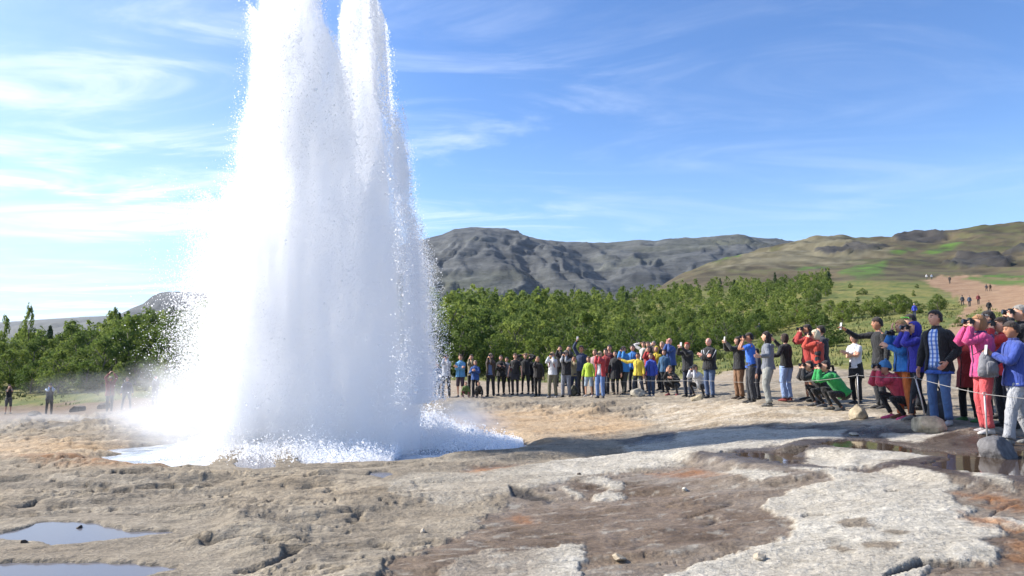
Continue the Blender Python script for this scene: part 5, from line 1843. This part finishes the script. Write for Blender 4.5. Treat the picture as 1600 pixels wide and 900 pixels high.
person('green_cap', 1424, 491, 634, 'person in a green cap mostly hidden behind the violet blue hood', 1.76, Y=13.4, face=-95, upper=('jacket', '2c4a80'), lower=('trousers', '2a2c34'), hair=('short', '2a1d15'), hat=('cap', '5cae3a'))
person('beanie', 1392, 584, 654, 'crouching person in a blue bobble hat and pink jacket aiming a camera, pink shoes', 1.62, Y=12.3, face=-92, legs='crouch', upper=('jacket', 'e0405c'), lower=('slim', '161619'), shoes='e0487e', hair=('short', '3c2a1e'), hat=('beanie', '4a92cc'), prop=('camera', 'camera aimed by the crouching person in the blue bobble hat'), **CAMR)
person('black_shirt', 1372, 496, 638, 'tall person in a black shirt reaching an arm out to the left with a phone', 1.84, face=-84, R='reach', L='down', upper=('shirt', '1c1d1f'), lower=('trousers', '2a2b2f'), hair=('short', '32261e'), skin='tan', yaw=-6, pitch=2, prop=('phone', 'white phone held out by the tall person in the black shirt'))
person('white_tee', 1334, 520, 634, 'person in white T-shirt and sunglasses, arms crossed, black jacket tied round the waist', 1.68, face=-58, R='cross', L='cross', upper=('tshirt', 'eef0f4'), lower=('skirt', '151518'), shoes='2a2a2c', hair=('bob', '8a6a4a'), extra=('glasses',), yaw=-10)
person('green', 1298, 566, 637, 'crouching person in a bright green jacket with a dark ponytail holding a camera', 1.70, Y=15.0, face=-95, legs='crouch', upper=('jacket', '20a850'), lower=('slim', '18191c'), shoes='4a4a48', hair=('tail', '2a1c14'), trim='1d4a5a', prop=('camera', 'camera held by the crouching person in the green jacket'), **CAMR)
person('dark_crouch', 1272, 575, 633, 'crouching person in dark clothes next to the green jacket, hands raised to a camera', 1.62, Y=15.6, face=-95, legs='crouch', upper=('jacket', '26262a'), lower=('slim', '1a1a1d'), shoes='5a5a5c', hair=('tail', '2c1d15'), prop=('camera', 'camera held by the crouching person in dark clothes'), **CAMR)
person('orange_jacket', 1275, 515, 630, 'white haired person in an orange red jacket with dark side panels raising a camera', 1.70, Y=16.3, face=-110, upper=('jacket', 'd2452e'), lower=('trousers', '6a6a70'), shoes='3a3634', hair=('bob', 'ddd0ae'), extra=('panels',), prop=('camera', 'camera raised by the white haired person in the orange red jacket'), **CAMR)
person('maroon', 1262, 507, 627, 'dark haired bare legged person in a red jacket and grey shorts photographing', 1.76, Y=17.0, face=-100, upper=('jacket', 'b8332c'), lower=('shorts', '5a5854'), shoes='22211f', hair=('short', '33261d'), skin='tan', prop=('camera', 'camera held by the bare legged person in the red jacket'), **CAMR)
person('behind_orange', 1283, 509, 622, 'dark haired person half hidden behind the orange red jacket', 1.76, Y=17.6, face=-115, upper=('jacket', '2b2d38'), lower=('trousers', '23242a'), hair=('short', '33261d'))
person('black_sweater', 1226, 521, 630, 'person in a black sweater and light blue jeans holding a white phone to the side', 1.70, face=-150, R='phone', L='hug', upper=('sweater', '17171a'), lower=('loose', '92aedd'), shoes='8a3a32', hair=('bob', '35231a'), prop=('phone', 'white phone held up by the person in the black sweater'))
person('grey_hoodie', 1198, 518, 634, 'long haired person in grey hoodie and grey trousers, one arm round the neighbour', 1.74, face=-118, R='down', L='hug', legs='wide', upper=('hoodie', '7d828c'), lower=('loose', 'a3a49c'), shoes='6a6862', hair=('long', '2a1c15'))
person('blue_tee', 1171, 520, 629, 'person in a bright blue T-shirt and dark trousers holding a camera up', 1.74, face=-95, upper=('tshirt', '1f6fe0'), lower=('trousers', '34363c'), shoes='2c2a28', hair=('short', '2c221b'), skin='tan', prop=('camera', 'camera held up by the person in the blue T-shirt'), **CAMR)
person('brown_trousers', 1153, 526, 624, 'dark haired person in a black jacket and brown trousers holding a phone high', 1.68, face=-80, R='phone', L='phone', upper=('jacket', '222326'), lower=('loose', '86603f'), shoes='4a3a2e', hair=('bob', '33261d'), prop=('phone', 'phone held high by the person in brown trousers'))
person('teal_bag_behind', 1181, 545, 626, 'person in navy half hidden between the blue T-shirt and the grey hoodie', 1.5, Y=18.6, face=-100, upper=('sweater', '2b3148'), lower=('trousers', '20222c'), hair=('short', '241a14'))
# the middle stretch of the rope, right to left
person('stripes', 1107, 528, 621, 'bald person in a black jacket with white stripes and jeans, arms folded', 1.80, Y=21.6, R='cross', L='cross', upper=('jacket', '191a1e'), lower=('trousers', '4a5f82'), shoes='2a2a2a', hair=('bald', '8a7a6c'), extra=('stripes',), skin='rosy', wide=1.1)
person('white_crouch', 1088, 567, 620, 'crouching person in a white sweater and dark trousers aiming a camera by the small rock', 1.66, Y=22.6, legs='crouch', upper=('sweater', 'd4d6da'), lower=('slim', '1d1e22'), hair=('short', '1d1512'), prop=('camera', 'camera aimed by the crouching person in the white sweater'), **CAMR)
person('red_head', 1073, 535, 620, 'red haired person in a black jacket and dark jeans holding a phone out', 1.72, Y=23.4, R='phone', L='phone', upper=('jacket', '232429'), lower=('trousers', '222b40'), hair=('short', 'b8492a'), prop=('phone', 'phone held out by the red haired person in the black jacket'))
person('crouch_black', 1048, 571, 621, 'crouching person in a black jacket with red shoes beside the red haired person', 1.66, Y=24.5, legs='crouch', upper=('jacket', '1d1e21'), lower=('slim', '1f1f22'), shoes='9a3434', hair=('short', '8a6a50'), R='mouth', L='knee')
person('bald_blue', 1046, 528, 611, 'bald person in a blue jacket standing behind the crouching black jacket', 1.82, Y=27, R='mouth', L='mouth', upper=('jacket', '35589c'), lower=('trousers', '23252c'), hair=('bald', 'a8988a'), skin='rosy')
person('teal', 1037, 546, 619, 'person in a teal blue jacket left of the bald person in blue', 1.66, Y=26.0, upper=('jacket', '2e5f86'), lower=('trousers', '1f2228'), hair=('bob', '4a2c20'), R='down', L='down')
person('light_behind', 1034, 534, 611, 'fair haired person in a dark top behind the teal jacket', 1.72, Y=27.8, upper=('sweater', '2d2d33'), lower=('trousers', '2a2c34'), hair=('short', 'c4a782'))
person('yellow_hood', 1025, 541, 613, 'person in a bright yellow hood behind the royal blue jacket', 1.64, Y=27.8, upper=('jacket', 'e6c91e'), lower=('trousers', '272a33'), hair=('hidden', '3a2a1e'), hat=('hood', 'ecd022'))
person('royal_blue', 1016, 552, 620, 'short person in a royal blue jacket and jeans, hands at the sides', 1.55, Y=25.0, upper=('jacket', '2c4cb8'), lower=('trousers', '3a5070'), hair=('short', '6a5040'), shoes='b8b4b0')
person('red_behind', 1013, 541, 615, 'dark haired person in a red jacket behind the royal blue jacket', 1.66, Y=27.3, upper=('coat', 'c62f28'), lower=('trousers', '3a2a30'), hair=('bob', '2a1a15'), R='mouth')
person('yellow', 996, 551, 618, 'person in a yellow jacket and dark jeans stretching one arm to the side', 1.62, Y=25.0, R='side', L='down', legs='wide', upper=('jacket', 'e4c828'), lower=('trousers', '3c424e'), hair=('short', '33261d'), skin='tan')
person('sky_blue', 988, 539, 613, 'tall person in a sky blue jacket behind the yellow jacket', 1.76, Y=27.8, upper=('jacket', '2a7fcc'), lower=('trousers', '2c3038'), hair=('short', '241a14'))
person('blue_raise', 974, 541, 618, 'person in a light blue jacket with both arms raised to a camera', 1.72, Y=26.6, legs='step', upper=('jacket', '2f8fd8'), lower=('trousers', '3c3d36'), hair=('short', '3b2a20'), prop=('camera', 'camera held by the person in the light blue jacket'), **CAMR)
person('black_coat', 961, 548, 617, 'long haired person in a long black coat', 1.66, Y=26.6, upper=('coat', '1c1c20'), lower=('slim', '24282a'), hair=('long', '2c1e18'))
person('dark_red_b', 952, 539, 612, 'person in a dark red top behind the long black coat', 1.74, Y=27.8, upper=('sweater', '6a262a'), lower=('trousers', '26262c'), hair=('short', '241a15'))
person('behind_red', 946, 545, 615, 'dark haired person looking over the shoulder of the red jacket and white shirt', 1.70, Y=27.2, upper=('jacket', 'a82f30'), lower=('trousers', '2b3040'), hair=('short', '221813'))
person('red_white', 937, 549, 622, 'fair haired person in an open red jacket, white shirt and blue jeans taking a photo', 1.70, Y=25.4, upper=('open', 'c4323a'), lower=('loose', '6a8ac0'), shoes='2c2c34', hair=('short', 'c2a47c'), inner='e8e6e4', prop=('camera', 'camera of the person in the red jacket and white shirt'), **CAMR)
person('pink_behind', 929, 546, 615, 'person in a pale pink top between lime green and red jackets', 1.68, Y=27.4, upper=('sweater', 'd0a8a8'), lower=('trousers', '2e3242'), hair=('bob', '8a6848'))
person('lime', 919, 557, 619, 'person in a lime green top, pale shorts and bare legs', 1.60, Y=26.5, upper=('sweater', 'b8d82a'), lower=('shorts', 'a9bccb'), shoes='c9c2ba', hair=('bob', '7a5030'))
person('navy_raise', 908, 540, 619, 'tall person in a navy sweater holding a phone high above the head', 1.82, Y=27, R='raise', L='down', upper=('sweater', '2b3a5c'), lower=('trousers', '22252c'), hair=('short', '17110e'), skin='tan', prop=('phone', 'phone held high overhead by the tall person in navy'))
person('beige', 897, 556, 618, 'person in a beige shirt and dark jeans next to the bag on the ground', 1.62, Y=27.6, upper=('shirt', 'b3a580'), lower=('trousers', '30405e'), hair=('short', '3a2a20'), R='mouth')
person('vest', 884, 548, 619, 'person in a black vest over a grey shirt and grey trousers photographing', 1.74, Y=27.2, upper=('vest', '222328'), lower=('loose', '7f8490'), hair=('short', '9a8a78'), inner='a4a8ac', prop=('camera', 'camera of the person in the black vest'), **CAMR)
person('white_straps', 863, 550, 619, 'fair haired person in a white sweater with red backpack straps and khaki trousers', 1.70, Y=27.8, upper=('sweater', 'dfe0e2'), lower=('loose', '7a745e'), shoes='8a8a8c', hair=('short', 'b89668'), extra=('straps',), prop=('camera', 'camera of the person in the white sweater and red straps'), **CAMR)
person('brown_sweater', 840, 557, 618, 'fair haired person in a black jacket over a brown sweater', 1.62, Y=28.6, upper=('jacket', '25211f'), lower=('trousers', '16171a'), hair=('bob', 'c09868'), R='mouth', L='down')
person('black_pair', 829, 556, 617, 'person in plain black half behind the person shading the eyes', 1.66, Y=29.6, upper=('jacket', '18191c'), lower=('trousers', '17181c'), hair=('short', '2a1f18'))
person('shading', 821, 552, 617, 'person in black with both arms bent up to shade the eyes', 1.72, Y=29.2, R='behind', L='behind', upper=('jacket', '1a1c1e'), lower=('slim', '1d2220'), hair=('short', '8a6a4a'))
person('black_tee', 805, 552, 617, 'stocky person in a black T-shirt with bare forearms hanging down', 1.74, Y=29, upper=('tshirt', '19191d'), lower=('skirt', '25252c'), hair=('short', '5a4232'), wide=1.12)
person('red_grey', 792, 558, 617, 'slim person in a grey vest over a red shirt', 1.58, Y=29.6, upper=('vest', '8d8f96'), lower=('slim', '1c1d22'), hair=('short', '3a2a22'), inner='b0303c')
person('black_white', 783, 555, 617, 'person in a black jacket holding a drink between the brown vest and grey vest', 1.66, Y=29.4, upper=('jacket', '1c1c1f'), lower=('slim', '191a1d'), hair=('short', '3a2a20'), R='cross', L='out')
person('brown_vest', 767, 552, 617, 'person in a brown open jacket over a blue shirt raising a camera', 1.72, Y=29.2, upper=('open', '4a3a2c'), lower=('trousers', '1b1c20'), hair=('short', '8a7460'), inner='5a6e98', prop=('camera', 'camera of the person in the brown jacket and blue shirt'), **CAMR)
person('blue_woman', 743, 563, 618, 'short fair haired person in a blue jacket left of the brown jacket', 1.52, Y=29.2, upper=('jacket', '24549c'), lower=('trousers', '22242a'), hair=('bob', 'b39a78'), R='out', L='out')
person('khaki', 737, 554, 616, 'person in a khaki shirt looking over the short person in blue', 1.72, Y=30.2, upper=('shirt', '9a8c6e'), lower=('trousers', '2a2a2c'), hair=('short', '3a2e24'), **CAMR)
person('child_dark', 749, 596, 619, 'child in dark clothes crouching before the person in blue', 1.05, Y=28.6, legs='crouch', upper=('jacket', '39352f'), lower=('slim', '4a4640'), hair=('short', '8a5a3a'))
person('child_green', 729, 592, 618, 'child in green and red crouching before the plaid shorts', 1.1, Y=28.6, legs='crouch', upper=('jacket', '5f7a3a'), lower=('slim', '7a2f2c'), hair=('short', '8a6a4a'))
person('plaid', 720, 554, 619, 'person in a light blue jacket and shorts seen right of the spray', 1.70, Y=29.6, upper=('jacket', '62a8d4'), lower=('shorts', '4c3a44'), hair=('short', '6a503c'), R='cross', L='cross')
person('white_raise', 698, 553, 620, 'person in white raising a camera seen through the spray', 1.74, Y=29.8, upper=('sweater', 'cfd2d8'), lower=('trousers', '3a3f4a'), hair=('short', '5a4636'), prop=('camera', 'camera of the person in white seen through the spray'), **CAMR)
person('blue_spray', 684, 567, 619, 'person in a blue jacket blurred by the spray', 1.6, Y=30.6, upper=('jacket', '3f78a8'), lower=('trousers', '2e3440'), hair=('short', '4a3a2e'))
person('red_spray', 672, 569, 618, 'person in red and white half lost in the spray', 1.6, Y=31, upper=('sweater', 'c8a0a0'), lower=('trousers', 'b8bcc4'), hair=('short', '5a4a3a'))
# the second row on the path behind
g2 = 'visitors standing in the second row on the path'
person('back_a', 1005, 519, 590, 'person in a white top with arms raised in the back row above the yellow jacket', 1.74, Y=33, R='behind', L='behind', upper=('sweater', 'd8d4cc'), lower=('trousers', '2a2b30'), hair=('short', '6a4c36'), group=g2)
person('back_b', 1012, 528, 594, 'person in dark green in the back row beside the raised arms', 1.72, Y=32, upper=('jacket', '2a3a30'), lower=('trousers', '24262c'), hair=('short', '4a362a'), group=g2)
person('back_c', 1021, 526, 594, 'grey haired person in the back row above the yellow hood', 1.72, Y=32, upper=('jacket', '5c4a44'), lower=('trousers', '28282e'), hair=('short', '8f8880'), group=g2, **CAMR)
person('back_d', 875, 535, 604, 'person in black in the back row above the black vest', 1.74, Y=34, upper=('jacket', '18191d'), lower=('trousers', '1f2126'), hair=('short', '33261d'), group=g2, **CAMR)
person('back_e', 889, 534, 604, 'person in black in the back row left of the raised phone', 1.74, Y=34, upper=('jacket', '202126'), lower=('trousers', '1f2126'), hair=('short', '2c1f18'), group=g2, **CAMR)
# right edge, behind the near group
person('grey_cap', 1546, 486, 640, 'person in a grey cap and purple top looking over the pink jacket', 1.78, face=-100, Y=12.4, upper=('jacket', '3a3050'), lower=('trousers', '22232a'), hair=('short', '2c2018'), hat=('cap', '77797c'), R='mouth', L='mouth')
person('grey_hair', 1597, 476, 640, 'grey haired person in black at the right edge raising a camera', 1.82, face=-100, Y=12.0, upper=('jacket', '202124'), lower=('trousers', '2a2b30'), hair=('short', 'a09a90'), prop=('camera', 'camera raised by the grey haired person at the right edge'), **CAMR)
# far off on the meadow and up the trail
g3 = 'walkers far off on the meadow and the trail'
for nm, px, top, foot, lab, up_, lo_, hr_ in (
        ('far1', 1143, 508, 530, 'distant walker in white and grey on the meadow path', 'd5d6d8', '50545c', '8a7a6a'), ('far2', 1186, 505, 527, 'distant walker in dark blue on the meadow', '2a3f6a', '23262e', 'c8ccd4'),
        ('far3', 1245, 500, 517, 'distant walker in red on the meadow', 'd03a34', '7a2a28', '3a2a20'), ('far4', 1430, 474, 497, 'distant walker in blue above the green cap', '2a44c0', '23305e', 'd8dce4'),
        ('far5', 1506, 478, 497, 'walker in dark grey at the foot of the red trail', '3a4048', '23262e', '2a2018'), ('far6', 1517, 478, 498, 'walker in slate blue at the foot of the red trail', '3f5068', '23262e', '2a2018'),
        ('far7', 1531, 479, 498, 'walker in dark red at the foot of the red trail', '7a2c34', '2a2226', '2a2018'), ('far8', 1547, 472, 497, 'walker in black at the foot of the red trail', '1f2024', '1f2024', '5a4a3a'),
        ('far9', 1545, 450, 463, 'walker in grey halfway up the red trail', '4a4a50', '3a3a40', '2a2018'), ('far10', 1551, 450, 463, 'walker in brown halfway up the red trail', '5a4638', '3a3028', '2a2018'),
        ('far11', 1452, 428, 438, 'tiny walker in white at the top of the trail', 'dcdcd8', '6a6a6a', '2a2018'), ('far12', 1460, 428, 438, 'tiny walker in pale blue at the top of the trail', 'a8b8c8', '4a4a52', '2a2018'), ('far13', 1488, 424, 435, 'tiny walker in dark clothes at the crest of the trail', '4c4440', '3a3634', '2a2018')):
    person(nm, px, top, foot, lab, 1.72, face=160 if nm in ('far1', 'far9', 'far10', 'far5') else -40, upper=('jacket', up_), lower=('trousers', lo_), hair=('short', hr_), legs='step', group=g3, extra=('nohood',))
# the far side of the spring, left
g4 = 'visitors on the far left side of the spring'
person('left_a', 22, 601, 644, 'person in a black top and grey shorts at the far left edge', 1.74, upper=('tshirt', '1d1d20'), lower=('shorts', '6a675f'), hair=('short', '2a1f18'), group=g4, **CAMR)
person('left_b', 85, 599, 646, 'person in a dark vest over light blue sleeves on the far left', 1.78, upper=('vest', '26282a'), lower=('trousers', '2f2f2a'), hair=('short', '2a1f18'), hat=('cap', '2c2e2c'), inner='a4bede', group=g4, prop=('camera', 'camera of the person in the dark vest on the far left'), **CAMR)
person('left_c', 178, 588, 642, 'person in a red jacket with raised arms on the far left by the steam', 1.78, upper=('jacket', '9a3a36'), lower=('trousers', '5a5c60'), hair=('short', 'b0a090'), hat=('brim', 'c8b8a0'), group=g4, R='raise', L='raise')
person('left_d', 204, 589, 637, 'person in a navy jacket and grey trousers right of the red jacket on the left', 1.74, upper=('jacket', '2a3550'), lower=('trousers', '70757e'), hair=('short', '8a7a68'), legs='wide', group=g4)
person('left_e', 248, 587, 633, 'person in grey veiled by steam beside the geyser', 1.74, upper=('jacket', '4a4e58'), lower=('trousers', '3c3e46'), hair=('short', '5a4a3c'), group=g4, **CAMR)

# ------------------------------------------------------------------ bags
def bag(key_x, key_Y, h, label, colr, strap=None, loc=None):
    z = float(gz(key_x, key_Y)) if loc is None else None
    p = Vector((key_x, key_Y, z)) if loc is None else loc
    mb = MB()
    mb.tube([V3(0, 0, t * h) for t in (0, .06, .25, .5, .75, .92, 1.0)], [(a * h, b * h) for a, b in ((.22, .14), (.33, .22), (.36, .25), (.34, .23), (.28, .19), (.18, .12), (.06, .05))], 12, wr=.10, seed=key_x)
    root = mb.build('bag', None, [fabric(colr)])
    root.location = p
    tag(root, label, 'bag')
    mb = MB()
    mb.tube([V3(0, -.24, .12) * h, V3(0, -.29, .3) * h, V3(0, -.26, .52) * h, V3(0, -.2, .6) * h], [(.2 * h, .04 * h), (.23 * h, .05 * h), (.21 * h, .05 * h), (.1 * h, .03 * h)], 8)
    mb.build('pocket', root, [fabric(colr)])
    mb = MB()
    for q in (strap or [[V3(-.1, 0, .98) * h, V3(-.05, 0, 1.12) * h, V3(.05, 0, 1.12) * h, V3(.1, 0, .98) * h]]):
        mb.tube(q, [(.03 * h, .012 * h)] * len(q), 6)
    mb.build('strap', root, [fabric('2a2a2c')])
    return root


q = PEOPLE_AT['purple']
bag(q['x'] + .16, q['y'] - .25, .50, 'grey and black backpack standing by the legs of the violet blue hooded top', '55565a')
q = PEOPLE_AT['beige']
bag(q['x'] - .05, q['y'] - .35, .42, 'olive bag lying on the ground in front of the beige shirt', '5a5a48')
q = PEOPLE_AT['pink']
lp = q['sp'](.46, (0.30, .05, 0)); lp2 = q['sp'](.80, (-.02, 0, 0))
c_, s_ = math.cos(q['rz']), math.sin(q['rz'])
lp = Vector((q['x'] - .14, q['y'] - .30, q['z'] + .80))
dd = [np.array(q['sp'](.815, (.12, -.02, .02)) - lp), np.array(q['sp'](.80, (.05, -.17, 0)) - lp), np.array(q['sp'](.66, (.12, -.20, 0)) - lp), np.array([0, 0, .42])]
bag(0, 0, .38, 'grey shoulder bag hanging at the hip of the pink jacket', '85858a', strap=[dd], loc=lp)

# ------------------------------------------------------------------ rope, stakes and the stones that hold them
def stone(px, py, w, h, label, colr, seed, Y=None, group=None, squash=1.0, name='boulder'):
    """a worn angular stone, w and h in metres; py marks its foot"""
    d = ray(px, py)
    if Y is None:
        ys = np.linspace(4, 60, 1200)
        zz = gz((px - CX) / FPX * ys / 1.0, ys)
        lz = CAMZ + d[2] / d[1] * ys
        i = int(np.argmax(lz < zz + .0)) if np.any(lz < zz) else 0
        Y = float(ys[i])
    x = d[0] / d[1] * Y
    z = float(gz(x, Y))
    bm = bmesh.new()
    bmesh.ops.create_icosphere(bm, subdivisions=4, radius=1)
    rs2 = np.random.RandomState(seed)
    planes = [(nrm(rs2.randn(3)), rs2.uniform(.55, .9)) for _ in range(14)]
    for v_ in bm.verts:
        q_ = np.array(v_.co)
        for n_, o_ in planes:
            e = q_ @ n_ - o_
            if e > 0:
                q_ = q_ - n_ * e * .97
        f = float(perlin3(np.array(q_[0] * 3), np.array(q_[1] * 3), np.array(q_[2] * 3), seed)) * .09 + float(perlin3(np.array(q_[0] * 9), np.array(q_[1] * 9), np.array(q_[2] * 9), seed)) * .045
        v_.co = q_ * (1 + f) * np.array([w * .58, w * .5 * squash, h * .62])
    me = bpy.data.meshes.new(name); bm.to_mesh(me); bm.free()
    m = Mat('stone_' + label[:14].replace(' ', '_'), Roughness=.9)
    c = lin(colr)
    P_ = m.obj()
    m.to(m.mixc(m.rng(m.noise(9, 6, .65, P_), .35, .65), tuple(v_ * .55 for v_ in c), tuple(min(.8, v_ * 1.2) for v_ in c)), 'Base Color')
    m.bump(m.noise(24, 5, .65, P_), .8, .02)
    o = link(name, me, None, [m.m])
    o.location = (x, Y, z + h * .24)
    o.rotation_euler = (0, 0, rs2.rand() * 3)
    tag(o, label, 'boulder' if name == 'boulder' else 'rock', group)
    return o, (x, Y, z + h * .9)


gs = 'stones that hold the rope stakes'
s1, top1 = stone(1343, 655, .36, .33, 'squarish tan rock under the rope stake in front of the white T-shirt', 'b0a083', 3, Y=12.9, group=gs)
s2, top2 = stone(1448, 667, .46, .30, 'pale rounded rock at the feet of the person in jeans', 'b9a98c', 5, Y=10.9, group=gs)
s3, top3 = stone(1556, 708, .46, .34, 'dark grey rounded rock in the wet ground at the right', '6c6a6a', 8, Y=8.9, group=gs)
s4, top4 = stone(998, 624, .55, .38, 'grey rock beneath the rope in front of the yellow jacket', 'a39c8c', 11, Y=24.6, group=gs)
s5, top5 = stone(1090, 623, .40, .26, 'pale rock beside the crouching white sweater', 'b3a486', 13, Y=21.2, group=gs)
gl = 'dark rocks at the far left edge of the spring'
for px, py, w, h, lb, sd_ in ((122, 640, .9, .5, 'dark rock between the two far left visitors', 21), (56, 644, .8, .35, 'low dark rock beside the far left visitor in shorts', 22), (163, 640, .7, .4, 'dark rock left of the red jacket on the far left', 23)):
    stone(px, py, w, h, lb, '5c544a', sd_, Y=42, group=gl)
gp = 'loose stones lying on the bare ground'
for px, py, w, h, lb, c_s, sd_, Yq in ((124, 831, .075, .06, 'small dark stone in the grey puddle at the left', '4a3f36', 31, None), (38, 848, .06, .035, 'tiny dark stone at the rim of the left puddle', '4a3f36', 32, None), (1070, 768, .06, .045, 'small white stone on the wet brown ground', 'd8d2c4', 33, None),
                                       (1187, 874, .10, .05, 'flat pale stone on the big pale plate', 'b8ac98', 34, None), (966, 875, .12, .05, 'flat pale stone right of the lower pale plate', 'b5a68e', 35, None), (586, 698, .28, .11, 'dark stone on the lip in front of the geyser', '4f463c', 36, 12.3),
                                       (660, 833, .05, .04, 'small pale pebble on the brown slope', 'c4b8a4', 37, None), (1335, 680, .16, .05, 'pale flat stone in the shaded shallow water', 'b6ac98', 38, None), (905, 742, .07, .03, 'little dark stone by the pale islands', '5a5046', 39, None)):
    stone(px, py, w, h, lb, c_s, sd_, Y=Yq, group=gp, name='stone')

steel = Mat('weathered_steel', Roughness=.5, Metallic=.6)
steel.to(steel.mixc(steel.noise(30, 3, .5, steel.obj()), (.32, .31, .29), (.6, .59, .56)), 'Base Color')
rope_m = Mat('rope_fibre', Roughness=.9)
rope_m.to(rope_m.mixc(rope_m.noise(60, 2, .5, rope_m.obj()), (.17, .165, .155), (.36, .35, .33)), 'Base Color')
RP = []


def stake(base, top_py, label, lean_=(0, 0)):
    x, Y, z = base
    tz = at(CX + x / Y * FPX, top_py, Y)[2]
    h = max(.25, tz - z + .1)
    mb = MB()
    mb.tube([V3(0, 0, -.1), V3(lean_[0] * .5, lean_[1] * .5, h * .5), V3(lean_[0], lean_[1], h)], [.011, .011, .011], 8)
    root = mb.build('stake', None, [steel.m])
    root.location = (x, Y, z - .05)
    tag(root, label, 'stake', 'metal stakes carrying the rope')
    mb = MB()
    th = np.linspace(0, 2 * math.pi, 13)
    mb.tube([V3(lean_[0] + .022 * math.cos(t), lean_[1], h + .018 + .022 * math.sin(t)) for t in th], [.005] * 13, 6, cap=False)
    mb.build('eyelet', root, [steel.m])
    pt = Vector((x + lean_[0], Y + lean_[1], z - .05 + h + .015))
    return pt


k1 = stake(top1, 592, 'thin metal stake standing in the squarish tan rock')
k2 = stake(top2, 597, 'leaning metal stake in the pale rock by the jeans', (-.10, .05))
k3 = stake((top3[0] - .06, top3[1] + .05, top3[2]), 624, 'short metal stake behind the dark grey rock at the right')
k4 = stake(top4, 598, 'thin stake in the grey rock before the yellow jacket')
k5 = stake(top5, 597, 'thin stake in the pale rock by the white sweater')
pts_r = [at(1800, 640, 7.4), np.array(k3), np.array(k2), np.array(k1), np.array(at(1240, 597, 16.0)), np.array(k5), np.array(k4), at(900, 599, 27.6), at(800, 600, 29.4), at(690, 601, 30.3), at(600, 602, 31)]
path_r = []
for a, b in zip(pts_r, pts_r[1:]):
    a, b = np.array(a), np.array(b)
    n = 14
    for i in range(n):
        t = i / n
        path_r.append(a + (b - a) * t - V3(0, 0, 1) * .045 * np.linalg.norm(b - a) * .25 * 4 * t * (1 - t) * .6)
path_r.append(pts_r[-1])
mb = MB()
mb.tube(path_r, [.0045] * len(path_r), 7)
ro = mb.build('rope', None, [rope_m.m])
tag(ro, 'thin grey rope strung from stake to stake in front of the crowd', 'rope')
for nm_t in ('extra stake',):
    pass
k6 = stake((float(pts_r[7][0]), float(pts_r[7][1]), float(gz(pts_r[7][0], pts_r[7][1]))), 600, 'thin stake in front of the navy sweater with the raised phone')
k7 = stake((float(pts_r[8][0]), float(pts_r[8][1]), float(gz(pts_r[8][0], pts_r[8][1]))), 601, 'thin stake in front of the black T-shirt')
print('people', len(PEOPLE_AT))

# ------------------------------------------------------------------ the air
bm = bmesh.new()
bmesh.ops.create_cube(bm, size=1)
me = bpy.data.meshes.new('haze'); bm.to_mesh(me); bm.free()
hm_ = bpy.data.materials.new('haze_air'); hm_.use_nodes = True
hm_.node_tree.nodes.clear()
hp_ = hm_.node_tree.nodes.new('ShaderNodeVolumePrincipled')
hp_.inputs['Color'].default_value = (.72, .84, 1.0, 1); hp_.inputs['Density'].default_value = .00003; hp_.inputs['Anisotropy'].default_value = .2
ho_ = hm_.node_tree.nodes.new('ShaderNodeOutputMaterial')
hm_.node_tree.links.new(hp_.outputs[0], ho_.inputs['Volume'])
o = link('haze', me, None, [hm_], smooth=False)
o.scale = (90000, 90000, 640); o.location = (0, 0, 300)
tag(o, 'thin blue air between the spring and the far hills', 'haze', kind='stuff')
